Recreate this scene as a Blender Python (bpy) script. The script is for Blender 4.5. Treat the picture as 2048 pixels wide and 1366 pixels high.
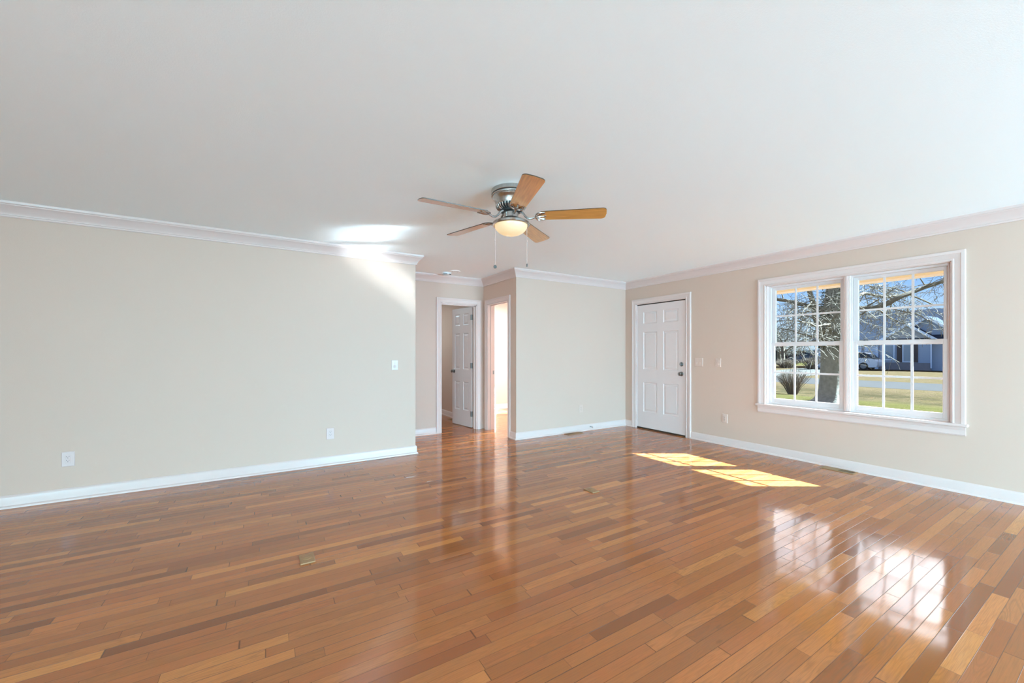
import bpy, bmesh, math, random
from mathutils import Vector, Matrix
R = math.radians
sc = bpy.context.scene
for o in list(bpy.data.objects):
    bpy.data.objects.remove(o)
col = sc.collection

# ------------------------------------------------------------------ camera
cam = bpy.data.cameras.new('camera')
co = bpy.data.objects.new('camera', cam)
col.objects.link(co)
co.location = (0, 0, 1.24)
co.rotation_euler = (R(90), 0, R(-31.5))
cam.sensor_fit = 'HORIZONTAL'
cam.sensor_width = 36.0
cam.lens = 36.0 * 798 / 2048
cam.shift_y = 23 / 2048
cam.clip_start = 0.05
cam.clip_end = 500
sc.camera = co

# ------------------------------------------------------------------ view + cycles
sc.view_settings.view_transform = 'Standard'
sc.view_settings.look = 'None'
sc.view_settings.exposure = 0.25
sc.view_settings.gamma = 1.0
sc.view_settings.use_curve_mapping = False
sc.cycles.use_denoising = True
sc.cycles.max_bounces = 10
sc.cycles.diffuse_bounces = 6
sc.cycles.glossy_bounces = 5
sc.cycles.transparent_max_bounces = 24
sc.cycles.caustics_reflective = True
sc.cycles.caustics_refractive = False
sc.cycles.blur_glossy = 0.0
sc.cycles.use_guiding = True
sc.cycles.use_surface_guiding = True
sc.cycles.guiding_training_samples = 64
sc.cycles.sample_clamp_indirect = 300.0

# ------------------------------------------------------------------ sky
SUN_DIR = Vector((-1.0, 0.63, -0.75)).normalized()      # the way the sunlight travels
world = bpy.data.worlds.new('sky')
sc.world = world
world.use_nodes = True
wt = world.node_tree
wt.nodes.clear()
def wn(t, **k):
    n = wt.nodes.new(t)
    for a, b in k.items():
        setattr(n, a, b)
    return n
w_out = wn('ShaderNodeOutputWorld')
w_bg = wn('ShaderNodeBackground')
w_tc = wn('ShaderNodeTexCoord')
w_sep = wn('ShaderNodeSeparateXYZ')
wt.links.new(w_tc.outputs['Generated'], w_sep.inputs[0])
w_ramp = wn('ShaderNodeValToRGB')
cr = w_ramp.color_ramp
cr.elements[0].position = 0.0
cr.elements[0].color = (0.62, 0.76, 0.92, 1)
cr.elements[1].position = 0.5
cr.elements[1].color = (0.16, 0.34, 0.75, 1)
e = cr.elements.new(0.055); e.color = (0.50, 0.72, 0.98, 1)
e = cr.elements.new(0.14); e.color = (0.26, 0.50, 0.93, 1)
wt.links.new(w_sep.outputs['Z'], w_ramp.inputs[0])
# added sky glow above the eave line, out of view, brightening the window's floor reflection
w_mr = wn('ShaderNodeMapRange', interpolation_type='SMOOTHSTEP')
w_mr.inputs['From Min'].default_value = 0.138
w_mr.inputs['From Max'].default_value = 0.25
wt.links.new(w_sep.outputs['Z'], w_mr.inputs['Value'])
w_dot = wn('ShaderNodeVectorMath', operation='DOT_PRODUCT')
w_dot.inputs[1].default_value = (0.90, 0.32, 0.25)
wt.links.new(w_tc.outputs['Generated'], w_dot.inputs[0])
w_mr2 = wn('ShaderNodeMapRange', interpolation_type='SMOOTHSTEP')
w_mr2.inputs['From Min'].default_value = 0.25
w_mr2.inputs['From Max'].default_value = 0.85
wt.links.new(w_dot.outputs['Value'], w_mr2.inputs['Value'])
w_noise = wn('ShaderNodeTexNoise')
w_noise.inputs['Scale'].default_value = 5.0
w_noise.inputs['Detail'].default_value = 3.0
wt.links.new(w_tc.outputs['Generated'], w_noise.inputs['Vector'])
w_mr3 = wn('ShaderNodeMapRange')
w_mr3.inputs['From Min'].default_value = 0.3
w_mr3.inputs['From Max'].default_value = 0.7
w_mr3.inputs['To Min'].default_value = 0.5
w_mr3.inputs['To Max'].default_value = 1.3
wt.links.new(w_noise.outputs['Fac'], w_mr3.inputs['Value'])
w_m1 = wn('ShaderNodeMath', operation='MULTIPLY')
w_m2 = wn('ShaderNodeMath', operation='MULTIPLY')
wt.links.new(w_mr.outputs[0], w_m1.inputs[0]); wt.links.new(w_mr2.outputs[0], w_m1.inputs[1])
wt.links.new(w_m1.outputs[0], w_m2.inputs[0]); wt.links.new(w_mr3.outputs[0], w_m2.inputs[1])
w_sc = wn('ShaderNodeVectorMath', operation='SCALE')
w_sc.inputs[0].default_value = (5.4, 5.4, 5.5)
wt.links.new(w_m2.outputs[0], w_sc.inputs['Scale'])
w_add = wn('ShaderNodeVectorMath', operation='ADD')
wt.links.new(w_ramp.outputs[0], w_add.inputs[0]); wt.links.new(w_sc.outputs[0], w_add.inputs[1])
wt.links.new(w_add.outputs[0], w_bg.inputs['Color'])
w_bg.inputs['Strength'].default_value = 1.0
wt.links.new(w_bg.outputs[0], w_out.inputs[0])

# ------------------------------------------------------------------ sun and added fill lights
def light(name, kind, energy, loc, direction=None, color=(1, 1, 1), size=None, size_y=None, angle=None):
    l = bpy.data.lights.new(name, kind)
    l.energy = energy
    l.color = color
    if kind == 'AREA':
        l.shape = 'RECTANGLE'; l.size = size; l.size_y = size_y
    if angle is not None:
        l.angle = angle
    o = bpy.data.objects.new(name, l)
    col.objects.link(o)
    o.location = loc
    if direction is not None:
        o.rotation_euler = Vector(direction).to_track_quat('-Z', 'Y').to_euler()
    return o
light('sun', 'SUN', 88.0, (20, -10, 20), SUN_DIR, (0.74, 0.98, 1.14), angle=R(0.35))
# added fill lights at unseen wall openings behind the camera
FILL_TINT = (0.312, 0.725, 1.0)  # cool tint of the added fill, balances the warm floor bounce
light('fill_rear', 'AREA', 545, (3.4, -4.52, 1.30), (0, 1, 0.03), FILL_TINT, 3.0, 1.5)
light('fill_side', 'AREA', 450, (-4.32, -3.1, 1.35), (1, 0, 0.12), (0.41, 0.82, 1.0), 2.3, 1.5)
light('fill_hall', 'AREA', 22, (0.2, 5.40, 2.41), (0, 0, -1), (0.72, 0.92, 1.0), 0.3, 0.3)  # added fill hidden behind the left wall, brightens the hall

# ------------------------------------------------------------------ node material helpers
class NT:
    def __init__(s, name):
        s.m = bpy.data.materials.new(name)
        s.m.use_nodes = True
        s.t = s.m.node_tree
        s.t.nodes.clear()
        s.out = s.t.nodes.new('ShaderNodeOutputMaterial')
    def n(s, t, **k):
        x = s.t.nodes.new(t)
        for a, b in k.items():
            setattr(x, a, b)
        return x
    def l(s, a, b):
        s.t.links.new(a, b)
    def put(s, sock, v):
        if isinstance(v, bpy.types.NodeSocket):
            s.l(v, sock)
        else:
            sock.default_value = v
    def math(s, op, a, b=None, c=None, clamp=False):
        x = s.n('ShaderNodeMath', operation=op)
        x.use_clamp = clamp
        s.put(x.inputs[0], a)
        if b is not None: s.put(x.inputs[1], b)
        if c is not None: s.put(x.inputs[2], c)
        return x.outputs[0]
    def comb(s, x, y, z):
        c = s.n('ShaderNodeCombineXYZ')
        s.put(c.inputs[0], x); s.put(c.inputs[1], y); s.put(c.inputs[2], z)
        return c.outputs[0]
    def noise(s, vec, scale, detail=3.0, rough=0.5):
        x = s.n('ShaderNodeTexNoise')
        if vec is not None: s.l(vec, x.inputs['Vector'])
        x.inputs['Scale'].default_value = scale
        x.inputs['Detail'].default_value = detail
        x.inputs['Roughness'].default_value = rough
        return x.outputs['Fac']
    def ramp(s, fac, stops):
        x = s.n('ShaderNodeValToRGB')
        els = x.color_ramp.elements
        els[0].position = stops[0][0]; els[0].color = (*stops[0][1], 1)
        els[1].position = stops[-1][0]; els[1].color = (*stops[-1][1], 1)
        for p, c in stops[1:-1]:
            e = els.new(p); e.color = (*c, 1)
        s.l(fac, x.inputs[0])
        return x.outputs[0]
    def mix(s, fac, a, b, mode='MIX'):
        x = s.n('ShaderNodeMix', data_type='RGBA', blend_type=mode)
        s.put(x.inputs[0], fac)
        s.put(x.inputs[6], a if isinstance(a, bpy.types.NodeSocket) else (*a, 1))
        s.put(x.inputs[7], b if isinstance(b, bpy.types.NodeSocket) else (*b, 1))
        return x.outputs[2]
    def range(s, v, a, b, c, d, smooth=False):
        x = s.n('ShaderNodeMapRange')
        if smooth: x.interpolation_type = 'SMOOTHSTEP'
        s.l(v, x.inputs['Value'])
        for k, q in zip(('From Min', 'From Max', 'To Min', 'To Max'), (a, b, c, d)):
            x.inputs[k].default_value = q
        return x.outputs[0]
    def obj(s):
        return s.n('ShaderNodeTexCoord').outputs['Object']
    def pos(s):
        return s.n('ShaderNodeNewGeometry').outputs['Position']
    def sep(s, v):
        x = s.n('ShaderNodeSeparateXYZ'); s.l(v, x.inputs[0]); return x.outputs
    def bump(s, h, dist, strength=1.0):
        x = s.n('ShaderNodeBump')
        x.inputs['Distance'].default_value = dist
        x.inputs['Strength'].default_value = strength
        s.l(h, x.inputs['Height'])
        return x.outputs[0]
    def bsdf(s, color, rough=0.5, metal=0.0, normal=None, **k):
        p = s.n('ShaderNodeBsdfPrincipled')
        s.put(p.inputs['Base Color'], color if isinstance(color, bpy.types.NodeSocket) else (*color, 1))
        s.put(p.inputs['Roughness'], rough)
        p.inputs['Metallic'].default_value = metal
        if normal is not None: s.l(normal, p.inputs['Normal'])
        for a, b in k.items():
            s.put(p.inputs[a.replace('_', ' ')], b)
        s.l(p.outputs[0], s.out.inputs[0])
        return p

M = {}
def simple(name, c, rough=0.5, metal=0.0, var=0.0, scale=8.0, bump=0.0, bscale=200.0, **k):
    t = NT(name)
    colr = c
    if var > 0:
        f = t.noise(t.obj(), scale, 4)
        colr = t.mix(f, tuple(x * (1 - var) for x in c), tuple(min(1, x * (1 + var)) for x in c))
    nrm = None
    if bump > 0:
        nrm = t.bump(t.noise(t.obj(), bscale, 3), bump)
    t.bsdf(colr, rough, metal, nrm, **k)
    M[name] = t.m
    return t.m

simple('wall_paint', (0.590, 0.412, 0.327), 0.55, var=0.012, scale=1.5, bump=0.0004, bscale=260)
simple('ceiling_paint', (0.915, 0.945, 0.955), 0.7, var=0.008, scale=1.0, bump=0.0005, bscale=180)
simple('white_trim', (0.665, 0.507, 0.462), 0.28, var=0.006, scale=3)
simple('door_paint', (0.700, 0.562, 0.530), 0.32, var=0.01, scale=2, bump=0.0003, bscale=90)
simple('vinyl', (0.680, 0.570, 0.545), 0.3)
simple('plate_white', (0.640, 0.475, 0.440), 0.3)
simple('plate_almond', (0.630, 0.445, 0.370), 0.3)
simple('slot_dark', (0.03, 0.03, 0.03), 0.6)
simple('nickel_dark', (0.22, 0.215, 0.21), 0.28, 1.0)
simple('nickel_hinge', (0.30, 0.30, 0.30), 0.4, 1.0)
simple('bronze_gap', (0.035, 0.02, 0.012), 0.6)
simple('brass', (0.37, 0.20, 0.095), 0.5, 0.25, var=0.08, scale=60)
simple('register_tan', (0.360, 0.210, 0.105), 0.45, 0.2)
simple('smoke_plastic', (0.780, 0.760, 0.760), 0.4)
simple('dark_knob', (0.10, 0.095, 0.09), 0.35)
simple('black_metal', (0.02, 0.02, 0.02), 0.45)

def brushed():
    t = NT('brushed_nickel')
    v = t.sep(t.obj())
    ang = t.math('ARCTAN2', v[1], v[0])
    f = t.noise(t.comb(t.math('MULTIPLY', ang, 1.4), 0.0, t.math('MULTIPLY', v[2], 3.0)), 6.0, 2)
    c = t.mix(f, (0.33, 0.31, 0.295), (0.62, 0.585, 0.56))
    t.bsdf(c, 0.27, 1.0, None, Anisotropic=0.4)
    M['brushed_nickel'] = t.m
brushed()

def blade_wood():
    t = NT('blade_wood')
    v = t.sep(t.obj())
    g = t.noise(t.comb(t.math('MULTIPLY', v[0], 3.0), t.math('MULTIPLY', v[1], 40.0), t.math('MULTIPLY', v[2], 3.0)), 2.0, 4)
    c = t.ramp(g, [(0.3, (0.52, 0.21, 0.035)), (0.55, (0.66, 0.285, 0.055)), (0.75, (0.76, 0.35, 0.08))])
    t.bsdf(c, 0.4, 0.0, None, Coat_Weight=1.0, Coat_Roughness=0.14, Coat_IOR=1.6)
    M['blade_wood'] = t.m
blade_wood()
simple('blade_edge', (0.06, 0.03, 0.012), 0.4)

def lamp_glass():
    t = NT('lit_glass')
    lw = t.n('ShaderNodeLayerWeight'); lw.inputs['Blend'].default_value = 0.35
    c = t.mix(lw.outputs['Facing'], (1.0, 0.76, 0.40), (0.95, 0.62, 0.26))
    p = t.bsdf((0.45, 0.38, 0.28), 0.25)
    t.l(c, p.inputs['Emission Color'])
    p.inputs['Emission Strength'].default_value = 0.55
    M['lit_glass'] = t.m
lamp_glass()

def pane():
    t = NT('window_glass')
    a = t.n('ShaderNodeBsdfTransparent'); a.inputs[0].default_value = (0.965, 0.975, 0.97, 1)
    g = t.n('ShaderNodeBsdfGlossy'); g.inputs['Roughness'].default_value = 0.0
    fr = t.n('ShaderNodeFresnel'); fr.inputs[0].default_value = 1.45
    mx = t.n('ShaderNodeMixShader')
    bk = t.n('ShaderNodeNewGeometry').outputs['Backfacing']
    t.l(t.math('MULTIPLY', fr.outputs[0], t.math('SUBTRACT', 1.0, bk)), mx.inputs[0]); t.l(a.outputs[0], mx.inputs[1]); t.l(g.outputs[0], mx.inputs[2])
    t.l(mx.outputs[0], t.out.inputs[0])
    M['window_glass'] = t.m
pane()

def oak_floor():
    t = NT('oak_strip_floor')
    P = t.obj()
    v = t.sep(P)
    W = 0.0578
    yr = t.math('DIVIDE', v[1], W)
    row = t.math('FLOOR', yr)
    fy = t.math('FRACT', yr)
    wn1 = t.n('ShaderNodeTexWhiteNoise', noise_dimensions='1D')
    t.l(row, wn1.inputs['W'])
    rr = wn1.outputs['Value']
    rc = t.sep(wn1.outputs['Color'])
    xo = t.math('ADD', v[0], t.math('MULTIPLY', rr, 37.0))
    warp = t.math('MULTIPLY', t.math('SINE', t.math('ADD', t.math('MULTIPLY', xo, 2.3), t.math('MULTIPLY', rc[1], 6.28))), 0.27)
    xw = t.math('ADD', xo, warp)
    L = t.math('ADD', t.math('MULTIPLY', rc[2], 0.45), 0.50)
    xi = t.math('DIVIDE', xw, L)
    idx = t.math('FLOOR', xi)
    fx = t.math('FRACT', xi)
    wn2 = t.n('ShaderNodeTexWhiteNoise', noise_dimensions='2D')
    t.l(t.comb(row, idx, 0.0), wn2.inputs['Vector'])
    br = wn2.outputs['Value']
    bc = t.sep(wn2.outputs['Color'])
    base = t.ramp(br, [(0.0, (0.234, 0.061, 0.0143)), (0.10, (0.315, 0.088, 0.0213)), (0.35, (0.387, 0.115, 0.0290)), (0.62, (0.417, 0.125, 0.0320)), (0.84, (0.475, 0.149, 0.0375)), (0.95, (0.548, 0.183, 0.0466)), (1.0, (0.634, 0.228, 0.0596))])
    # pinkish against yellowish boards
    hue = t.ramp(bc[1], [(0.0, (1.03, 0.96, 0.97)), (0.5, (1, 1, 1)), (1.0, (0.985, 1.015, 0.98))])
    base = t.mix(1.0, base, hue, 'MULTIPLY')
    # flowing cathedral figure
    gv = t.comb(t.math('MULTIPLY', v[0], 1.5), t.math('ADD', t.math('MULTIPLY', v[1], 13.0), t.math('MULTIPLY', bc[0], 40.0)), t.math('MULTIPLY', br, 60.0))
    gn = t.noise(gv, 1.6, 1.0)
    rings = t.math('SINE', t.math('MULTIPLY', gn, 70.0))
    figure = t.range(rings, -0.2, 1.0, 0.0, 1.0)
    amount = t.math('MULTIPLY', t.range(bc[2], 0.3, 1.0, 0.06, 0.36), figure)
    base = t.mix(amount, base, (0.20, 0.075, 0.024))
    # fine pores
    fv = t.comb(t.math('MULTIPLY', v[0], 9.0), t.math('ADD', t.math('MULTIPLY', v[1], 330.0), t.math('MULTIPLY', br, 91.0)), br)
    fine = t.noise(fv, 1.0, 3.0)
    base = t.mix(t.range(fine, 0.42, 0.72, 0.0, 0.40), base, (0.20, 0.08, 0.028))
    # mineral streaks and knots
    kn = t.noise(t.comb(t.math('MULTIPLY', v[0], 5.0), t.math('ADD', t.math('MULTIPLY', v[1], 17.0), t.math('MULTIPLY', br, 33.0)), t.math('MULTIPLY', br, 11.0)), 1.0, 2.0)
    base = t.mix(t.range(kn, 0.72, 0.82, 0.0, 0.55), base, (0.10, 0.035, 0.012))
    # seams
    ey = t.math('MULTIPLY', t.math('MINIMUM', fy, t.math('SUBTRACT', 1.0, fy)), W)
    ex = t.math('MULTIPLY', t.math('MINIMUM', fx, t.math('SUBTRACT', 1.0, fx)), L)
    sy = t.range(ey, 0.0005, 0.0021, 1.0, 0.0, True)
    sx = t.range(ex, 0.0005, 0.0021, 1.0, 0.0, True)
    wide = t.range(t.noise(t.comb(v[0], t.math('MULTIPLY', row, 3.1), 0.0), 0.7, 1.0), 0.35, 0.65, 0.25, 1.0)
    seam = t.math('MAXIMUM', t.math('MULTIPLY', sy, wide), t.math('MULTIPLY', sx, 0.75))
    base = t.mix(t.math('MULTIPLY', seam, 0.92), base, (0.045, 0.015, 0.005))
    # height: every board a little tilted and crowned, seams sunk, slow undulation of the finish
    tilt = t.math('MULTIPLY', t.math('SUBTRACT', bc[0], 0.5), t.math('SUBTRACT', fy, 0.5))
    cx = t.math('SUBTRACT', fy, 0.5)
    crown = t.math('MULTIPLY', t.math('MULTIPLY', cx, cx), -0.35)
    tiltx = t.math('MULTIPLY', t.math('SUBTRACT', bc[1], 0.5), t.math('MULTIPLY', t.math('SUBTRACT', fx, 0.5), 0.8))
    wavy = t.math('MULTIPLY', t.noise(P, 7.0, 2.0), 0.55)
    h = t.math('ADD', t.math('ADD', t.math('MULTIPLY', tilt, 0.9), crown), t.math('ADD', wavy, tiltx))
    h = t.math('SUBTRACT', h, t.math('MULTIPLY', seam, 0.3))
    nb = t.bump(h, 0.0008)
    p = t.bsdf(base, 0.42, 0.0, nb, Coat_Weight=1.0, Coat_Roughness=0.09, Coat_IOR=1.65)
    p.inputs['Specular IOR Level'].default_value = 0.0
    t.l(nb, p.inputs['Coat Normal'])
    M['oak_strip_floor'] = t.m
oak_floor()

# ------------------------------------------------------------------ mesh helpers
class MB:
    def __init__(s):
        s.v = []; s.f = []
    def add(s, vs, fs):
        n = len(s.v)
        s.v += [tuple(q) for q in vs]
        s.f += [tuple(i + n for i in f) for f in fs]
    def box(s, x0, x1, y0, y1, z0, z1):
        s.add([(x0, y0, z0), (x1, y0, z0), (x1, y1, z0), (x0, y1, z0), (x0, y0, z1), (x1, y0, z1), (x1, y1, z1), (x0, y1, z1)],
              [(0, 3, 2, 1), (4, 5, 6, 7), (0, 1, 5, 4), (1, 2, 6, 5), (2, 3, 7, 6), (3, 0, 4, 7)])
        return s
    def lathe(s, prof, c=(0, 0, 0), seg=40, axis='z'):
        n = len(s.v); k = len(prof)
        for i in range(seg):
            a = 2 * math.pi * i / seg
            for r, z in prof:
                p = (r * math.cos(a), r * math.sin(a), z)
                if axis == 'x': p = (p[2], p[0], p[1])
                if axis == 'y': p = (p[0], p[2], p[1])
                s.v.append((c[0] + p[0], c[1] + p[1], c[2] + p[2]))
        for i in range(seg):
            j = (i + 1) % seg
            for q in range(k - 1):
                s.f.append((n + i * k + q, n + j * k + q, n + j * k + q + 1, n + i * k + q + 1))
        if prof[0][0] > 1e-5: s.f.append(tuple(n + i * k for i in range(seg)))
        if prof[-1][0] > 1e-5: s.f.append(tuple(n + i * k + k - 1 for i in range(seg)))
        return s
    def tube(s, pts, rad, sides=8, cap=True):
        pts = [Vector(p) for p in pts]
        if not isinstance(rad, (list, tuple)): rad = [rad] * len(pts)
        n = len(s.v)
        ref = None
        for i, p in enumerate(pts):
            d = (pts[min(i + 1, len(pts) - 1)] - pts[max(i - 1, 0)]).normalized()
            if ref is None:
                ref = Vector((0, 0, 1)) if abs(d.z) < 0.9 else Vector((1, 0, 0))
            a = d.cross(ref)
            if a.length < 1e-6: a = d.orthogonal()
            a.normalize(); b = d.cross(a).normalized(); ref = b if False else ref
            for k in range(sides):
                t = 2 * math.pi * k / sides
                q = p + (a * math.cos(t) + b * math.sin(t)) * rad[i]
                s.v.append((q.x, q.y, q.z))
        for i in range(len(pts) - 1):
            for k in range(sides):
                m = (k + 1) % sides
                s.f.append((n + i * sides + k, n + i * sides + m, n + (i + 1) * sides + m, n + (i + 1) * sides + k))
        if cap:
            s.f.append(tuple(n + k for k in range(sides)))
            s.f.append(tuple(n + (len(pts) - 1) * sides + k for k in range(sides)))
        return s
    def sweep(s, path, prof, fn, closed=False):
        """path: 2-D points, profile (o = offset to the left, t = third axis), mitred; fn maps (a, b, t) to xyz."""
        P = [Vector(p) for p in path]
        m = len(P); k = len(prof); n = len(s.v)
        for i in range(m):
            dp = (P[i] - P[i - 1]).normalized() if (closed or i > 0) else None
            dn = (P[(i + 1) % m] - P[i]).normalized() if (closed or i < m - 1) else None
            if dp is None: dp = dn
            if dn is None: dn = dp
            n1 = Vector((-dp.y, dp.x)); n2 = Vector((-dn.y, dn.x))
            q = (n1 + n2)
            q = q / max(1e-6, 1 + n1.dot(n2))
            for o, t in prof:
                w = P[i] + q * o
                s.v.append(tuple(fn(w.x, w.y, t)))
        rng = m if closed else m - 1
        for i in range(rng):
            j = (i + 1) % m
            for c in range(k):
                d = (c + 1) % k
                s.f.append((n + i * k + c, n + j * k + c, n + j * k + d, n + i * k + d))
        if not closed:
            s.f.append(tuple(n + c for c in range(k)))
            s.f.append(tuple(n + (m - 1) * k + c for c in range(k)))
        return s
    def xf(s, mat):
        s.v = [tuple(mat @ Vector(p)) for p in s.v]
        return s
    def build(s, name, mat, parent=None, smooth=False, bevel=0.0, seg=2, recalc=True, loc=None, angle=35):
        me = bpy.data.meshes.new(name)
        me.from_pydata(s.v, [], s.f)
        if recalc or bevel > 0:
            bm = bmesh.new(); bm.from_mesh(me)
            if bevel > 0:
                es = [e for e in bm.edges if len(e.link_faces) == 2 and e.calc_face_angle(0) > R(30)]
                bmesh.ops.bevel(bm, geom=es, offset=bevel, segments=seg, affect='EDGES', profile=0.5)
            bmesh.ops.recalc_face_normals(bm, faces=bm.faces)
            bm.to_mesh(me); bm.free()
        if smooth:
            me.polygons.foreach_set('use_smooth', [True] * len(me.polygons))
            try:
                me.set_sharp_from_angle(angle=R(angle))
            except Exception:
                pass
        me.materials.append(M[mat] if isinstance(mat, str) else mat)
        o = bpy.data.objects.new(name, me)
        col.objects.link(o)
        if parent is not None: o.parent = parent
        if loc is not None: o.location = loc
        return o

def empty(name, loc=(0, 0, 0), rz=0.0):
    o = bpy.data.objects.new(name, None)
    o.empty_display_size = 0.05
    col.objects.link(o)
    o.location = loc; o.rotation_euler = (0, 0, rz)
    return o
def tag(o, label=None, cat=None, group=None, kind=None):
    if label: o['label'] = label
    if cat: o['category'] = cat
    if group: o['group'] = group
    if kind: o['kind'] = kind
    return o
def struct(o, label=None, cat=None):
    o['kind'] = 'structure'
    return tag(o, label, cat)
def copy_tree(o, parent=None):
    c = o.copy(); col.objects.link(c)
    if parent is not None: c.parent = parent
    for ch in list(o.children):
        copy_tree(ch, c)
    return c

def wall(axis, c0, c1, u0, u1, z0, z1, holes=()):
    """solid wall between planes c0 and c1 (on axis 'x' or 'y') with rectangular openings (ua, ub, za, zb)."""
    us = sorted({u0, u1, *[h[0] for h in holes], *[h[1] for h in holes]})
    zs = sorted({z0, z1, *[h[2] for h in holes], *[h[3] for h in holes]})
    us = [u for u in us if u0 <= u <= u1]; zs = [z for z in zs if z0 <= z <= z1]
    nu, nz = len(us) - 1, len(zs) - 1
    def solid(i, j):
        if not (0 <= i < nu and 0 <= j < nz): return False
        cu = (us[i] + us[i + 1]) / 2; cz = (zs[j] + zs[j + 1]) / 2
        return not any(h[0] < cu < h[1] and h[2] < cz < h[3] for h in holes)
    def p(c, u, z):
        return (c, u, z) if axis == 'x' else (u, c, z)
    b = MB()
    for i in range(nu):
        for j in range(nz):
            if not solid(i, j): continue
            a0, a1, q0, q1 = us[i], us[i + 1], zs[j], zs[j + 1]
            b.add([p(c0, a0, q0), p(c0, a1, q0), p(c0, a1, q1), p(c0, a0, q1)], [(0, 1, 2, 3)])
            b.add([p(c1, a0, q0), p(c1, a1, q0), p(c1, a1, q1), p(c1, a0, q1)], [(3, 2, 1, 0)])
            if not solid(i - 1, j): b.add([p(c0, a0, q0), p(c1, a0, q0), p(c1, a0, q1), p(c0, a0, q1)], [(0, 1, 2, 3)])
            if not solid(i + 1, j): b.add([p(c0, a1, q0), p(c1, a1, q0), p(c1, a1, q1), p(c0, a1, q1)], [(0, 1, 2, 3)])
            if not solid(i, j - 1): b.add([p(c0, a0, q0), p(c1, a0, q0), p(c1, a1, q0), p(c0, a1, q0)], [(0, 1, 2, 3)])
            if not solid(i, j + 1): b.add([p(c0, a0, q1), p(c1, a0, q1), p(c1, a1, q1), p(c0, a1, q1)], [(0, 1, 2, 3)])
    me = bpy.data.meshes.new('w')
    me.from_pydata(b.v, [], b.f)
    bm = bmesh.new(); bm.from_mesh(me)
    bmesh.ops.remove_doubles(bm, verts=bm.verts, dist=1e-5)
    bmesh.ops.recalc_face_normals(bm, faces=bm.faces)
    bm.to_mesh(me); bm.free()
    return me
def wall_obj(name, mat, *a, **k):
    me = wall(*a, **k); me.name = name
    me.materials.append(M[mat])
    o = bpy.data.objects.new(name, me); col.objects.link(o)
    return struct(o)

# ------------------------------------------------------------------ room shell
XL, XR, YB, YF, YH, XS, CZ = -4.2, 5.25, -4.4, 4.83, 5.84, 3.03, 2.44
HX = 1.56                       # free end of the left wall, where the hall begins
struct(MB().box(XL - 0.15, XR + 0.13, YB - 0.15, 8.75, -0.12, 0.0).build('floor', 'oak_strip_floor'))
struct(MB().box(XL - 0.15, XR + 0.15, YB - 0.15, 8.75, CZ, CZ + 0.15).build('ceiling', 'ceiling_paint'))
DOORF = (3.665, 4.597, 0.0, 2.046)
WIN = (0.995, 2.565, 0.590, 2.068)
WIN2 = (6.20, 7.19, 0.62, 2.02)
wall_obj('wall_right', 'wall_paint', 'x', XR, XR + 0.13, YB - 0.13, 8.73, 0, CZ, holes=(DOORF, WIN, WIN2))
wall_obj('wall_left', 'wall_paint', 'y', YF, YF + 0.12, XL - 0.13, HX, 0, CZ)
wall_obj('wall_back', 'wall_paint', 'y', YF, YF + 0.12, XS + 0.12, XR, 0, CZ)
wall_obj('wall_hall_right', 'wall_paint', 'x', XS, XS + 0.12, YF, 8.6, 0, CZ, holes=((5.055, 5.695, 0, 2.022),))
wall_obj('wall_hall_far', 'wall_paint', 'y', YH, YH + 0.12, -0.82, XS, 0, CZ, holes=((2.288, 2.905, 0, 2.022),))
wall_obj('wall_hall_left', 'wall_paint', 'x', -0.82, -0.70, YF + 0.12, YH, 0, CZ)
wall_obj('wall_front', 'wall_paint', 'y', YB - 0.12, YB, XL - 0.13, XR, 0, CZ, holes=((1.9, 4.9, 0.6, 2.1),))
wall_obj('wall_side', 'wall_paint', 'x', XL - 0.13, XL, YB, YF, 0, CZ, holes=((-4.25, -1.95, 0.6, 2.1),))
wall_obj('wall_closet_left', 'wall_paint', 'x', 1.32, 1.44, YH + 0.12, 8.6, 0, CZ)
wall_obj('wall_closet_far', 'wall_paint', 'y', 8.60, 8.72, 1.32, XS + 0.12, 0, CZ)
YBED = 7.74
wall_obj('wall_bedroom_far', 'wall_paint', 'y', YBED, YBED + 0.12, XS + 0.12, XR, 0, CZ)

# crown moulding round the living room and hall
crown = [(0, 2.325), (0.011, 2.325), (0.014, 2.331), (0.014, 2.340), (0.019, 2.343), (0.021, 2.352), (0.030, 2.366),
         (0.044, 2.384), (0.060, 2.402), (0.070, 2.409), (0.073, 2.417), (0.079, 2.419), (0.083, 2.428), (0.083, CZ), (0, CZ)]
poly = [(XL, YB), (XR, YB), (XR, YF), (XS, YF), (XS, YH), (-0.70, YH), (-0.70, YF + 0.12), (HX, YF + 0.12), (HX, YF), (XL, YF)]
flat = lambda a, b, t: (a, b, t)
struct(MB().sweep(poly, crown, flat, closed=True).build('trim_1', 'white_trim', smooth=True, angle=25))

base = [(0, 0), (0.028, 0), (0.027, 0.008), (0.022, 0.016), (0.014, 0.020), (0.014, 0.082), (0.010, 0.092), (0.004, 0.100), (0, 0.100)]
def baseboard(name, path):
    return struct(MB().sweep(path, base, flat).build(name, 'white_trim', smooth=True, angle=25))
baseboard('baseboard_left', [(HX, YF + 0.12), (HX, YF), (XL, YF)])
baseboard('baseboard_back', [(XR, 4.678), (XR, YF), (XS, YF), (XS, 4.983)])
baseboard('baseboard_right', [(XR, YB), (XR, 3.583)])
baseboard('baseboard_hall', [(2.207, YH), (-0.70, YH)])
baseboard('baseboard_closet', [(XS, YH + 0.13), (XS, 8.60), (1.44, 8.60)])
baseboard('baseboard_bedroom', [(XR, YF + 0.12), (XR, YBED), (XS + 0.12, YBED), (XS + 0.12, 5.80)])

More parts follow.
